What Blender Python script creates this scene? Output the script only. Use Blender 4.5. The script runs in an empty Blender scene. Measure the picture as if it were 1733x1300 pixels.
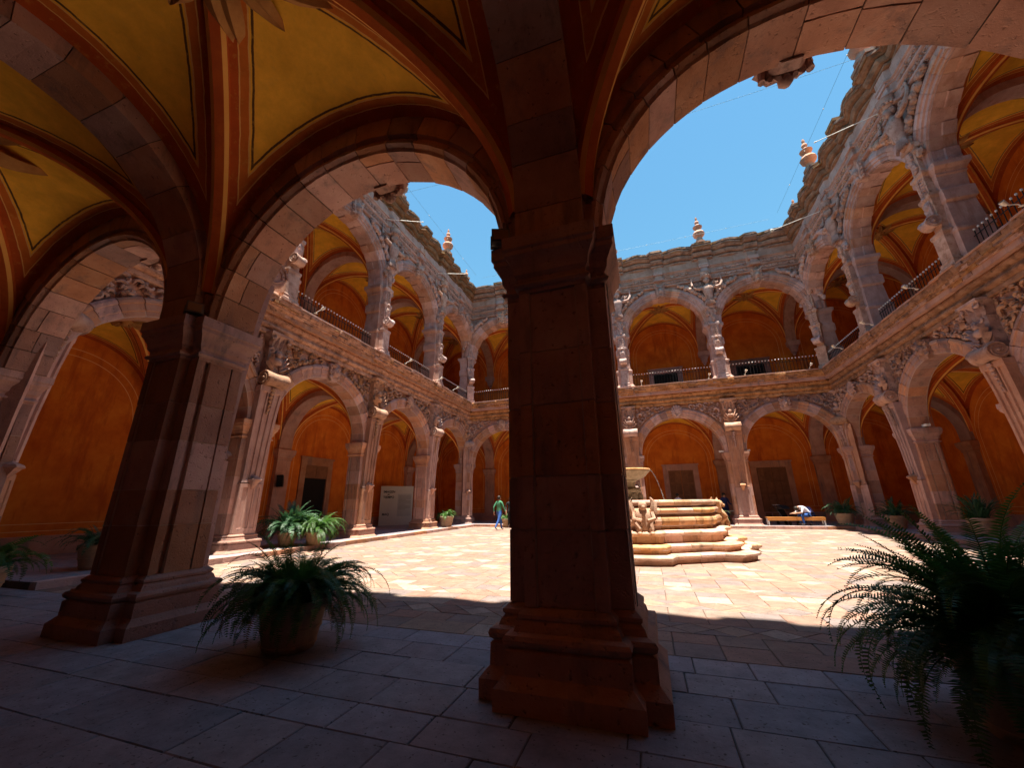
import bpy, math, random
from mathutils import Vector, Matrix, noise
PI = math.pi; R = math.radians; sin = math.sin; cos = math.cos
rnd = random.Random(7)
scene = bpy.context.scene
C = scene.collection

# ------------------------------------------------------------------ camera
cam_d = bpy.data.cameras.new('camera'); cam = bpy.data.objects.new('camera', cam_d); C.objects.link(cam)
cam_d.sensor_fit = 'HORIZONTAL'; cam_d.sensor_width = 36.0; cam_d.lens = 656.85/1733*36
cam_d.clip_start = 0.05; cam_d.clip_end = 2000
yaw, pit, rol = R(18.702), R(17.017), R(-0.703)
fw = Vector((-sin(yaw)*cos(pit), cos(yaw)*cos(pit), sin(pit)))
rt = Vector((cos(yaw), sin(yaw), 0)); up = rt.cross(fw)
r2 = rt*cos(rol) + up*sin(rol); u2 = up*cos(rol) - rt*sin(rol)
M = Matrix((r2, u2, -fw)).transposed().to_4x4(); M.translation = Vector((0.739, -3.705, 1.443))
cam.matrix_world = M
scene.camera = cam
# ------------------------------------------------------------------ sky and sun
SUN = Vector((-1.0, 1.50, -17.7)).normalized()          # the way the light travels
elev = math.asin(-SUN.z); azim = math.atan2(-SUN.x, -SUN.y)
world = bpy.data.worlds.new('World'); scene.world = world; world.use_nodes = True
wn = world.node_tree; wn.nodes.clear()
sky = wn.nodes.new('ShaderNodeTexSky'); sky.sky_type = 'NISHITA'; sky.sun_disc = False
sky.sun_elevation = elev; sky.sun_rotation = azim; sky.altitude = 0
sky.air_density = 2.0; sky.dust_density = 0.0; sky.ozone_density = 10.0
bg = wn.nodes.new('ShaderNodeBackground'); bg.inputs['Strength'].default_value = 0.05
wo = wn.nodes.new('ShaderNodeOutputWorld')
tint = wn.nodes.new('ShaderNodeMix'); tint.data_type = 'RGBA'; tint.blend_type = 'MULTIPLY'; tint.inputs[0].default_value = 1.0; tint.inputs[7].default_value = (0.64, 0.88, 0.80, 1)
wn.links.new(sky.outputs[0], tint.inputs[6]); wn.links.new(tint.outputs[2], bg.inputs[0]); wn.links.new(bg.outputs[0], wo.inputs[0])
sun_d = bpy.data.lights.new('sun', 'SUN'); sun_d.energy = 4.0; sun_d.angle = R(0.55); sun_d.color = (1, 0.93, 0.80)
sun = bpy.data.objects.new('sun', sun_d); C.objects.link(sun); sun.location = (0, 0, 40)
sun.rotation_euler = SUN.to_track_quat('-Z', 'Y').to_euler()
vs = scene.view_settings
vs.view_transform = 'Standard'; vs.look = 'None'; vs.exposure = 2.1; vs.gamma = 1.0; vs.use_curve_mapping = False
cy = scene.cycles
cy.max_bounces = 12; cy.diffuse_bounces = 10; cy.glossy_bounces = 3; cy.transmission_bounces = 6; cy.transparent_max_bounces = 8
cy.use_denoising = True; cy.sample_clamp_indirect = 6.0; cy.caustics_reflective = False; cy.caustics_refractive = False

# ------------------------------------------------------------------ materials
MAT = {}
def nmat(name):
    m = bpy.data.materials.new(name); m.use_nodes = True; nt = m.node_tree
    b = nt.nodes['Principled BSDF']; MAT[name] = m
    return m, nt, b
def N(nt, t, **k):
    n = nt.nodes.new(t)
    for a, v in k.items(): setattr(n, a, v)
    return n
def ramp(nt, stops, const=False):
    r = N(nt, 'ShaderNodeValToRGB'); el = r.color_ramp.elements
    if const: r.color_ramp.interpolation = 'CONSTANT'
    el[0].position = stops[0][0]; el[0].color = (*stops[0][1], 1)
    el[1].position = stops[1][0]; el[1].color = (*stops[1][1], 1)
    for p, c in stops[2:]:
        e = el.new(p); e.color = (*c, 1)
    return r
def coords(nt, rand=True, scale=(1, 1, 1)):
    tc = N(nt, 'ShaderNodeTexCoord'); mp = N(nt, 'ShaderNodeMapping'); mp.inputs['Scale'].default_value = scale
    nt.links.new(tc.outputs['Object'], mp.inputs['Vector'])
    if rand:
        oi = N(nt, 'ShaderNodeObjectInfo'); mu = N(nt, 'ShaderNodeMath', operation='MULTIPLY'); mu.inputs[1].default_value = 37.0
        nt.links.new(oi.outputs['Random'], mu.inputs[0])
        cx = N(nt, 'ShaderNodeCombineXYZ')
        for i in range(3): nt.links.new(mu.outputs[0], cx.inputs[i])
        nt.links.new(cx.outputs[0], mp.inputs['Location'])
    return mp.outputs[0]
def noise_n(nt, vec, scale, detail=6, rough=0.6):
    n = N(nt, 'ShaderNodeTexNoise'); n.inputs['Scale'].default_value = scale
    n.inputs['Detail'].default_value = detail; n.inputs['Roughness'].default_value = rough
    nt.links.new(vec, n.inputs['Vector']); return n
def mixc(nt, fac, a, b, mode='MIX'):
    m = N(nt, 'ShaderNodeMix', data_type='RGBA', blend_type=mode)
    for s, v in ((0, fac), (6, a), (7, b)):
        if isinstance(v, (int, float)): m.inputs[s].default_value = v
        elif isinstance(v, tuple): m.inputs[s].default_value = (*v, 1)
        else: nt.links.new(v, m.inputs[s])
    return m.outputs[2]
def mottled(name, cols, scale=2.0, rough=0.85, bump=0.25, bscale=40, rvar=0.25, pits=0.0, stain=None, spec=0.25, streak=False):
    """stone / plaster / paint: two noises between colours, per-piece brightness, fine relief"""
    m, nt, b = nmat(name); L = nt.links
    v = coords(nt); n1 = noise_n(nt, v, scale, 8, 0.65)
    k = len(cols); rp = ramp(nt, [(0.30 + 0.4*i/(k-1), c) for i, c in enumerate(cols)]); L.new(n1.outputs[0], rp.inputs[0])
    col = rp.outputs[0]
    if stain:
        sv = coords(nt, scale=(1, 1, 0.18)) if streak else v
        n3 = noise_n(nt, sv, scale*1.7, 5, 0.7); r3 = ramp(nt, [(0.52, (0, 0, 0)), (0.70, (1, 1, 1))]); L.new(n3.outputs[0], r3.inputs[0])
        col = mixc(nt, r3.outputs[0], col, stain)
    oi = N(nt, 'ShaderNodeObjectInfo'); mr = N(nt, 'ShaderNodeMapRange')
    mr.inputs['To Min'].default_value = 1-rvar; mr.inputs['To Max'].default_value = 1+rvar*0.6
    L.new(oi.outputs['Random'], mr.inputs[0])
    hs = N(nt, 'ShaderNodeHueSaturation'); L.new(mr.outputs[0], hs.inputs['Value']); L.new(col, hs.inputs['Color'])
    if rvar > 0.2:
        fr = N(nt, 'ShaderNodeMath', operation='MULTIPLY'); fr.inputs[1].default_value = 7.31; L.new(oi.outputs['Random'], fr.inputs[0])
        f2 = N(nt, 'ShaderNodeMath', operation='FRACT'); L.new(fr.outputs[0], f2.inputs[0])
        m2 = N(nt, 'ShaderNodeMapRange'); m2.inputs['To Min'].default_value = 0.72; m2.inputs['To Max'].default_value = 1.22; L.new(f2.outputs[0], m2.inputs[0]); L.new(m2.outputs[0], hs.inputs['Saturation'])
        m3 = N(nt, 'ShaderNodeMapRange'); m3.inputs['To Min'].default_value = 0.488; m3.inputs['To Max'].default_value = 0.512; L.new(f2.outputs[0], m3.inputs[0]); L.new(m3.outputs[0], hs.inputs['Hue'])
    L.new(hs.outputs[0], b.inputs['Base Color'])
    b.inputs['Roughness'].default_value = rough; b.inputs['Specular IOR Level'].default_value = spec
    nb = noise_n(nt, v, bscale, 8, 0.7)
    h = nb.outputs[0]
    if pits:
        vo = N(nt, 'ShaderNodeTexNoise'); vo.inputs['Scale'].default_value = bscale*0.55; vo.inputs['Detail'].default_value = 2; L.new(v, vo.inputs['Vector'])
        pr = ramp(nt, [(0.30, (0, 0, 0)), (0.40, (1, 1, 1))]); L.new(vo.outputs[0], pr.inputs[0])
        mm = N(nt, 'ShaderNodeMath', operation='MULTIPLY_ADD'); L.new(pr.outputs[0], mm.inputs[0]); mm.inputs[1].default_value = pits; L.new(h, mm.inputs[2]); h = mm.outputs[0]
    if pits:
        rk = ramp(nt, [(0.24, (.8, .8, .8)), (0.33, (0, 0, 0))]); L.new(vo.outputs[0], rk.inputs[0])
        L.new(mixc(nt, rk.outputs[0], hs.outputs[0], tuple(x*.35 for x in cols[0])), b.inputs['Base Color'])
    bp = N(nt, 'ShaderNodeBump'); bp.inputs['Strength'].default_value = bump; bp.inputs['Distance'].default_value = 0.02
    L.new(h, bp.inputs['Height']); L.new(bp.outputs[0], b.inputs['Normal'])
    return m
mottled('stone', [(0.37, 0.185, 0.135), (0.48, 0.255, 0.185), (0.55, 0.335, 0.255)], 1.6, stain=(0.24, 0.155, 0.14), streak=True, pits=0.7, bump=0.5, rvar=0.30)
mottled('stone_grey', [(0.39, 0.225, 0.18), (0.55, 0.335, 0.275), (0.63, 0.43, 0.365)], 1.8, stain=(0.42, 0.22, 0.155), streak=True, pits=0.5, bump=0.4)
mottled('carving', [(0.32, 0.19, 0.155), (0.53, 0.345, 0.285), (0.64, 0.47, 0.40)], 3.0, stain=(0.30, 0.16, 0.11), bump=0.5, bscale=25)
mottled('carving_warm', [(0.32, 0.17, 0.12), (0.46, 0.265, 0.195), (0.56, 0.37, 0.285)], 3.0, stain=(0.19, 0.12, 0.10), bump=0.5, bscale=25)
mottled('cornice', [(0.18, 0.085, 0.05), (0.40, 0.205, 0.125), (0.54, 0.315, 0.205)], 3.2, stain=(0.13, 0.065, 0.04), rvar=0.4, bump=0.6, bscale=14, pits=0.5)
mottled('roof_cornice', [(0.17, 0.085, 0.05), (0.31, 0.165, 0.10), (0.44, 0.26, 0.165)], 2.6, stain=(0.14, 0.085, 0.06), bump=0.25, bscale=45, pits=0.3, rvar=0.35)
mottled('mortar', [(0.40, 0.29, 0.24), (0.55, 0.42, 0.35)], 5, bump=0.5, rvar=0.1)
mottled('mortar_dark', [(0.10, 0.065, 0.05), (0.17, 0.11, 0.085)], 5, bump=0.6, rvar=0.1)
mottled('plaster', [(0.54, 0.115, 0.010), (0.70, 0.185, 0.016), (0.82, 0.28, 0.030)], 1.1, bump=0.10, bscale=12, rvar=0.06, stain=(0.46, 0.085, 0.010), streak=True)
mottled('plaster_band', [(0.40, 0.075, 0.012), (0.50, 0.105, 0.016)], 2, bump=0.08, rvar=0.06)
mottled('paint_line', [(0.75, 0.42, 0.16), (0.80, 0.50, 0.22)], 3, bump=0.05, rvar=0.05)
mottled('rib_paint', [(0.46, 0.085, 0.015), (0.62, 0.15, 0.025)], 2.5, bump=0.1, rvar=0.08, stain=(0.44, 0.09, 0.02))
mottled('rib_edge', [(0.74, 0.36, 0.08), (0.80, 0.44, 0.12)], 2.5, bump=0.1, rvar=0.08)
mottled('leaf_gilt', [(0.30, 0.13, 0.04), (0.48, 0.25, 0.08)], 5, bump=0.2, rvar=0.15)
mottled('iron', [(0.015, 0.014, 0.013), (0.03, 0.026, 0.024)], 8, rough=0.5, bump=0.1, rvar=0)
mottled('white_paint', [(0.70, 0.66, 0.58), (0.82, 0.80, 0.74)], 6, rough=0.5, bump=0.05, rvar=0.05)
mottled('lamp_housing', [(0.10, 0.085, 0.075), (0.16, 0.13, 0.11)], 6, rough=0.45, bump=0.05, rvar=0.05)
mottled('wood', [(0.17, 0.075, 0.035), (0.28, 0.13, 0.06)], 4, rough=0.6, bump=0.3, rvar=0.2)
mottled('unseen_dark_wall', [(0.06, 0.035, 0.022), (0.11, 0.06, 0.036)], 3, rough=0.7, bump=0.3, rvar=0)  # invented dark tone for the unseen wall, cuts warm bounce onto the piers
mottled('wood_bench', [(0.38, 0.15, 0.035), (0.48, 0.20, 0.055)], 4, rough=0.5, bump=0.2, rvar=0.1)
mottled('doorway_shade_paint', [(0.010, 0.008, 0.007), (0.016, 0.012, 0.010)], 3, bump=0, rvar=0)  # near-black paint standing for the unlit rooms behind doorways
mottled('pot_clay', [(0.36, 0.24, 0.15), (0.46, 0.32, 0.21)], 4, bump=0.3, rvar=0.15, stain=(0.27, 0.20, 0.15))
mottled('soil', [(0.03, 0.02, 0.015), (0.06, 0.04, 0.03)], 20, bump=0.8, rvar=0)
mottled('fount_stone', [(0.42, 0.22, 0.13), (0.55, 0.32, 0.20), (0.62, 0.42, 0.29)], 2.2, bump=0.6, rvar=0.28, stain=(0.24, 0.15, 0.10), streak=True, pits=0.5)
mottled('moss_stone', [(0.13, 0.10, 0.06), (0.30, 0.22, 0.14)], 7, bump=0.6, rvar=0.1)
mottled('board', [(0.55, 0.52, 0.43), (0.60, 0.57, 0.48)], 2, rough=0.5, bump=0.02, rvar=0)
mottled('board_tint', [(0.42, 0.41, 0.35), (0.46, 0.45, 0.39)], 2, rough=0.5, bump=0.02, rvar=0)
mottled('ink', [(0.02, 0.02, 0.02), (0.03, 0.03, 0.03)], 2, bump=0, rvar=0)
mottled('black_plastic', [(0.012, 0.012, 0.012), (0.02, 0.02, 0.02)], 5, rough=0.4, bump=0.05, rvar=0)
mottled('skin', [(0.36, 0.19, 0.12), (0.42, 0.23, 0.15)], 6, rough=0.6, bump=0.05, rvar=0.05)
mottled('hair', [(0.012, 0.009, 0.007), (0.025, 0.017, 0.012)], 20, rough=0.5, bump=0.4, rvar=0)
for nm, c in (('cloth_green', (0.06, 0.22, 0.12)), ('cloth_jeans', (0.035, 0.10, 0.33)), ('cloth_white', (0.62, 0.64, 0.72)), ('cloth_navy', (0.03, 0.045, 0.15)),
              ('cloth_black', (0.02, 0.02, 0.022)), ('cloth_blue', (0.10, 0.13, 0.38)), ('shoe', (0.30, 0.27, 0.25))):
    mottled(nm, [tuple(x*0.8 for x in c), tuple(x*1.15 for x in c)], 12, rough=0.9, bump=0.4, bscale=30, rvar=0)
m, nt, b = nmat('water'); b.inputs['Base Color'].default_value = (0.75, 0.85, 0.85, 1); b.inputs['Roughness'].default_value = 0.05
b.inputs['Transmission Weight'].default_value = 0.9; b.inputs['IOR'].default_value = 1.33
m, nt, b = nmat('lens_glass'); b.inputs['Base Color'].default_value = (0.25, 0.13, 0.06, 1); b.inputs['Roughness'].default_value = 0.15
m, nt, b = nmat('cable'); b.inputs['Base Color'].default_value = (0.10, 0.22, 0.30, 1); b.inputs['Roughness'].default_value = 0.5

def slab_mat(name, pal, attr):
    m, nt, b = nmat(name); L = nt.links
    v = coords(nt)
    if attr:
        a = N(nt, 'ShaderNodeAttribute'); a.attribute_name = 'tint'; f = a.outputs['Fac']
        g = N(nt, 'ShaderNodeNewGeometry'); mp = N(nt, 'ShaderNodeMapping'); L.new(g.outputs['Position'], mp.inputs['Vector']); v = mp.outputs[0]
    else:
        f = N(nt, 'ShaderNodeObjectInfo').outputs['Random']
    rp = ramp(nt, [(i/len(pal), c) for i, c in enumerate(pal)], True); L.new(f, rp.inputs[0])
    n1 = noise_n(nt, v, 5, 8, 0.7); r1 = ramp(nt, [(0.28, (0.62, 0.62, 0.62)), (0.75, (1.22, 1.22, 1.22))]); L.new(n1.outputs[0], r1.inputs[0])
    c = mixc(nt, 1.0, rp.outputs[0], r1.outputs[0], 'MULTIPLY')
    n2 = noise_n(nt, v, 34, 3, 0.5); r2_ = ramp(nt, [(0.30, (1, 1, 1)), (0.37, (0, 0, 0))]); L.new(n2.outputs[0], r2_.inputs[0])
    c = mixc(nt, r2_.outputs[0], c, (0.07, 0.055, 0.05))
    L.new(c, b.inputs['Base Color']); b.inputs['Roughness'].default_value = 0.62; b.inputs['Specular IOR Level'].default_value = 0.35
    nb = noise_n(nt, v, 30, 8, 0.7); bp = N(nt, 'ShaderNodeBump'); bp.inputs['Strength'].default_value = 0.35; bp.inputs['Distance'].default_value = 0.015
    L.new(nb.outputs[0], bp.inputs['Height']); L.new(bp.outputs[0], b.inputs['Normal'])
PALG = [tuple(x*.86 for x in c) for c in [(0.30, 0.275, 0.30), (0.35, 0.29, 0.30), (0.29, 0.27, 0.30), (0.36, 0.31, 0.32), (0.32, 0.265, 0.275), (0.34, 0.31, 0.34)]]
PALC = [tuple(x*k for x, k in zip(c, (.84, .71, .66))) for c in ((.36, .235, .175), (.235, .205, .20), (.37, .285, .205), (.31, .17, .13), (.19, .185, .21), (.52, .47, .39), (.33, .215, .155), (.27, .225, .195), (.36, .20, .15))]
PALC = [tuple(.62*x+.38*m_ for x, m_ in zip(c, (.285, .205, .160))) for c in PALC]
slab_mat('slab_court', PALC, False); slab_mat('slab_court_far', PALC, True); slab_mat('slab_gallery', PALG, False); slab_mat('slab_gallery_far', PALG, True)

def vault_mat(name, line):
    m, nt, b = nmat(name); L = nt.links
    a1 = N(nt, 'ShaderNodeAttribute'); a1.attribute_name = 'dd'; a2 = N(nt, 'ShaderNodeAttribute'); a2.attribute_name = 'dw'
    mn = N(nt, 'ShaderNodeMath', operation='MINIMUM'); L.new(a1.outputs['Fac'], mn.inputs[0]); L.new(a2.outputs['Fac'], mn.inputs[1])
    red = (0.46, 0.090, 0.015); org = (0.60, 0.17, 0.026); pal = (0.80, 0.48, 0.16); yel = (0.92, 0.52, 0.055); dk = (0.11, 0.06, 0.03)
    rp = ramp(nt, [(0, red), (0.19, pal), (0.205, org), (0.30, pal), (0.315, yel), (0.335, line), (0.362, yel)], True)
    v = coords(nt); nw = noise_n(nt, v, 3.5, 4, 0.6); wob = N(nt, 'ShaderNodeMath', operation='MULTIPLY_ADD'); wob.inputs[1].default_value = .035
    L.new(nw.outputs[0], wob.inputs[0]); sb = N(nt, 'ShaderNodeMath', operation='SUBTRACT'); L.new(mn.outputs[0], sb.inputs[0]); sb.inputs[1].default_value = .0175; L.new(sb.outputs[0], wob.inputs[2])
    L.new(wob.outputs[0], rp.inputs[0])
    n1 = noise_n(nt, v, 2.2, 8, 0.7); r1 = ramp(nt, [(0.3, (0.78, 0.74, 0.66)), (0.72, (1.15, 1.13, 1.1))]); L.new(n1.outputs[0], r1.inputs[0])
    c = mixc(nt, 1.0, rp.outputs[0], r1.outputs[0], 'MULTIPLY')
    n2 = noise_n(nt, v, 9, 6, 0.7); r2_ = ramp(nt, [(0.55, (0, 0, 0)), (0.75, (0.5, 0.5, 0.5))]); L.new(n2.outputs[0], r2_.inputs[0])
    c = mixc(nt, r2_.outputs[0], c, (0.72, 0.42, 0.08))
    vo = N(nt, 'ShaderNodeTexVoronoi', feature='DISTANCE_TO_EDGE'); vo.inputs['Scale'].default_value = 0.9
    va = N(nt, 'ShaderNodeVectorMath', operation='MULTIPLY_ADD'); va.inputs[1].default_value = (.5, .5, .5); L.new(n1.outputs[1], va.inputs[0]); L.new(v, va.inputs[2]); L.new(va.outputs[0], vo.inputs['Vector'])
    rc = ramp(nt, [(0.0, (.55, .55, .55)), (0.010, (0, 0, 0))]); L.new(vo.outputs['Distance'], rc.inputs[0])
    mk = mixc(nt, 1.0, rc.outputs[0], r2_.outputs[0], 'MULTIPLY'); c = mixc(nt, mk, c, (0.10, 0.05, 0.02))
    n5 = noise_n(nt, v, 0.8, 5, 0.6); r5 = ramp(nt, [(0.52, (0, 0, 0)), (0.68, (.22, .22, .22))]); L.new(n5.outputs[0], r5.inputs[0]); c = mixc(nt, r5.outputs[0], c, (0.42, 0.19, 0.03))
    L.new(c, b.inputs['Base Color']); b.inputs['Roughness'].default_value = 0.8; b.inputs['Specular IOR Level'].default_value = 0.2
    nb = noise_n(nt, v, 10, 8, 0.65); bp = N(nt, 'ShaderNodeBump'); bp.inputs['Strength'].default_value = 0.25; bp.inputs['Distance'].default_value = 0.02
    L.new(nb.outputs[0], bp.inputs['Height']); L.new(bp.outputs[0], b.inputs['Normal'])
vault_mat('vault_paint', (0.12, 0.055, 0.025)); vault_mat('vault_paint_upper', (0.20, 0.15, 0.11))

def leaf_mat(name, c1, c2, trans):
    m, nt, b = nmat(name); L = nt.links
    v = coords(nt); n1 = noise_n(nt, v, 9, 4, 0.6); rp = ramp(nt, [(0.3, c1), (0.7, c2)]); L.new(n1.outputs[0], rp.inputs[0])
    oi = N(nt, 'ShaderNodeObjectInfo'); mr = N(nt, 'ShaderNodeMapRange'); mr.inputs['To Min'].default_value = 0.65; mr.inputs['To Max'].default_value = 1.25; L.new(oi.outputs['Random'], mr.inputs[0])
    hs = N(nt, 'ShaderNodeHueSaturation'); L.new(mr.outputs[0], hs.inputs['Value']); L.new(rp.outputs[0], hs.inputs['Color'])
    L.new(hs.outputs[0], b.inputs['Base Color']); b.inputs['Roughness'].default_value = 0.5
    tr = N(nt, 'ShaderNodeBsdfTranslucent'); L.new(hs.outputs[0], tr.inputs['Color'])
    ms = N(nt, 'ShaderNodeMixShader'); ms.inputs[0].default_value = trans
    L.new(b.outputs[0], ms.inputs[1]); L.new(tr.outputs[0], ms.inputs[2]); L.new(ms.outputs[0], nt.nodes['Material Output'].inputs['Surface'])
leaf_mat('fern_leaf', (0.038, 0.105, 0.016), (0.075, 0.18, 0.028), 0.4)
leaf_mat('fern_dry', (0.12, 0.085, 0.03), (0.20, 0.13, 0.05), 0.3)
leaf_mat('fern_dark', (0.028, 0.085, 0.040), (0.050, 0.135, 0.050), 0.3)

# ------------------------------------------------------------------ mesh helpers
class MB:
    def __init__(s): s.v = []; s.f = []; s.mi = []
    def add(s, vs_, fs, mi=0):
        o = len(s.v); s.v += [tuple(p) for p in vs_]; s.f += [tuple(i+o for i in f) for f in fs]; s.mi += [mi]*len(fs); return s
    def box(s, x0, x1, y0, y1, z0, z1, mi=0):
        return s.add([(x0, y0, z0), (x1, y0, z0), (x1, y1, z0), (x0, y1, z0), (x0, y0, z1), (x1, y0, z1), (x1, y1, z1), (x0, y1, z1)],
                     [(0, 3, 2, 1), (4, 5, 6, 7), (0, 1, 5, 4), (1, 2, 6, 5), (2, 3, 7, 6), (3, 0, 4, 7)], mi)
    def loft(s, rings, caps=True, closed=True, mi=0):
        n = len(rings[0]); vs_ = [p for r in rings for p in r]; fs = []
        for i in range(len(rings)-1):
            for j in range(n if closed else n-1):
                k = (j+1) % n; fs.append((i*n+j, i*n+k, (i+1)*n+k, (i+1)*n+j))
        if caps and closed:
            fs.append(tuple(range(n-1, -1, -1))); fs.append(tuple(range((len(rings)-1)*n, len(rings)*n)))
        return s.add(vs_, fs, mi)
    def tube(s, path, rad, n=6, mi=0, caps=True):
        path = [Vector(p) for p in path]; rings = []
        for i, p in enumerate(path):
            t = (path[min(i+1, len(path)-1)] - path[max(i-1, 0)]).normalized()
            a = Vector((0, 0, 1)) if abs(t.z) < 0.9 else Vector((1, 0, 0))
            x = t.cross(a).normalized(); y = t.cross(x)
            r = rad[i] if isinstance(rad, (list, tuple)) else rad
            rings.append([p + x*r*cos(2*PI*k/n) + y*r*sin(2*PI*k/n) for k in range(n)])
        return s.loft(rings, caps, mi=mi)
    def blob(s, c, r, n=7, m=5, squash=(1, 1, 1), mi=0):
        rings = []
        for i in range(m+1):
            a = PI*(i+0.02)/(m+0.04) - PI/2
            rings.append([(c[0]+r*squash[0]*cos(a)*cos(2*PI*k/n), c[1]+r*squash[1]*cos(a)*sin(2*PI*k/n), c[2]+r*squash[2]*sin(a)) for k in range(n)])
        return s.loft(rings, True, mi=mi)
    def lathe(s, prof, n=24, c=(0, 0, 0), mi=0, caps=True):
        return s.loft([[(c[0]+r*cos(2*PI*k/n), c[1]+r*sin(2*PI*k/n), c[2]+z) for k in range(n)] for r, z in prof], caps, mi=mi)
    def xf(s, m, start=0):
        s.v[start:] = [tuple(m @ Vector(p)) for p in s.v[start:]]; return s
    def mesh(s, name, mats, smooth=False, fix=True):
        me = bpy.data.meshes.new(name); me.from_pydata(s.v, [], s.f)
        for q in (mats if isinstance(mats, (list, tuple)) else [mats]): me.materials.append(MAT[q])
        if len(me.materials) > 1: me.polygons.foreach_set('material_index', s.mi)
        if fix:
            import bmesh
            bm = bmesh.new(); bm.from_mesh(me); bmesh.ops.recalc_face_normals(bm, faces=bm.faces); bm.to_mesh(me); bm.free()
        if smooth:
            me.shade_smooth()
            try: me.set_sharp_from_angle(angle=R(40))
            except Exception: pass
        me.update(); return me
def ob(name, me, parent=None, loc=(0, 0, 0), rot=(0, 0, 0), sc=(1, 1, 1)):
    o = bpy.data.objects.new(name, me); C.objects.link(o); o.parent = parent
    o.location = loc; o.rotation_euler = rot; o.scale = sc; return o
def tag(o, label, cat=None, group=None, kind=None):
    if label: o['label'] = label
    if cat: o['category'] = cat
    if group: o['group'] = group
    if kind: o['kind'] = kind
    return o
def rect(w, v0, v1, z): return [(-w, v0, z), (w, v0, z), (w, v1, z), (-w, v1, z)]
ME = {}                                               # shared mesh data

# ------------------------------------------------------------------ dimensions of the cloister (metres)
ZC = 4.06; RI = 2.26; RO = 2.76                        # lower arcade: centre height, inner and outer radius of the arch ring
VG, VC = -0.23, 0.42                                   # arcade wall: gallery face, courtyard face
WALL = -4.75                                           # back wall of the gallery
ZF = 8.34                                              # upper floor
UZC = 12.05; URI = 2.34; URO = 2.92
ZR = 16.3                                              # foot of the roof cornice
DEPTH = 21.85

# ---- lower arch ring
def ring_section(g=0.0):
    return [(RI, 0.42), (RI, -0.16), (RI+.035, -0.185), (RI+.065, -0.245), (RI+.105, -0.245), (RI+.125, -0.205), (RI+.175, -0.205), (RI+.195, -0.265), (RO, -0.265),
            (RO, 0.47), (RO-.07, 0.51), (RO-.14, 0.51), (RO-.16, 0.47), (RI+.17, 0.47), (RI+.15, 0.435), (RI+.04, 0.435)]
def arc_pts(sec, th, zc, jit=0.0):
    return [((r+rnd.uniform(-jit, jit))*cos(th), v, zc+(r+rnd.uniform(-jit, jit))*sin(th)) for r, v in sec]
def make_voussoirs(tag_, n, sec, zc, gap, r_mid, split=False, jit=0.0, mat='stone', vs0=-0.16, alt=None):
    """mesh list of wedge blocks, thetas 0..pi"""
    rr = random.Random(len(tag_)*13+n); cuts = [0.0]
    for i in range(n): cuts.append(cuts[-1] + rr.uniform(0.82, 1.18))
    cuts = [c/cuts[-1]*PI for c in cuts]; out = []
    for i in range(n):
        t0, t1 = cuts[i]+gap/r_mid/2, cuts[i+1]-gap/r_mid/2
        secs = [sec]
        if alt: secs = [alt[i % 2]]
        elif split and rr.random() < 0.5:
            v0 = rr.uniform(0.0, 0.18)
            a = [p for p in sec if p[1] < v0]; bq = [p for p in sec if p[1] >= v0]
            ia = [(RI, v0-gap/2)] + a + [(RO, v0-gap/2)]; ib = [(RI, v0+gap/2), (RO, v0+gap/2)] + [p for p in sec[9:]] + [sec[0]]
            secs = [ia, ib]
        for q in secs:
            mb = MB(); mb.loft([arc_pts(q, t, zc, jit) for t in (t0, (t0+t1)/2, t1)])
            out.append(mb.mesh('voussoir', mat))
    return out
ME['v_near'] = make_voussoirs('near', 15, ring_section(), ZC, 0.016, 2.3, True, 0.007)
ME['v_low'] = make_voussoirs('low', 17, ring_section(), ZC, 0.022, 2.4, False, 0.003)
us_a = [(URI, 0.44), (URI, 0.12), (URI-0.05, 0.10), (URI-0.05, -0.26), (URI+0.35, -0.28), (URO, 0.28), (URO, 0.56), (2.80, 0.60), (2.68, 0.60), (2.66, 0.55), (2.54, 0.55), (2.52, 0.49), (2.40, 0.49), (2.38, 0.44)]
us_b = [(URI, 0.44), (URI, 0.12), (URI+0.00, 0.10), (URI+0.00, -0.26), (URI+0.35, -0.28)] + us_a[5:]
ME['v_up'] = make_voussoirs('upr', 17, us_a, UZC, 0.012, 2.5, False, 0.004, 'stone_grey', alt=(us_a, us_b))
def core_ring(r0, r1, v0, v1, zc, z0=None, n=32, mat='mortar'):
    mb = MB(); rings = []
    ths = [PI*i/n for i in range(n+1)]
    rings = [[(r*cos(t), v, zc+r*sin(t)) for r, v in ((r0, v0), (r1, v0), (r1, v1), (r0, v1))] for t in ths]
    if z0 is not None:
        rings = [[(r, v, z0) for r, v in ((r0, v0), (r1, v0), (r1, v1), (r0, v1))]] + rings + [[(-r, v, z0) for r, v in ((r0, v0), (r1, v0), (r1, v1), (r0, v1))]]
    mb.loft(rings); return mb
ME['core_near'] = core_ring(RI+0.018, RO-0.03, -0.15, 0.40, ZC).mesh('arch', 'mortar_dark')
ME['core_low'] = core_ring(RI+0.006, RO-0.02, -0.195, 0.428, ZC).mesh('arch', 'mortar')
ME['core_up'] = core_ring(URI+0.02, URO-0.02, -0.25, 0.44, UZC).mesh('arch', 'mortar')

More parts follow.
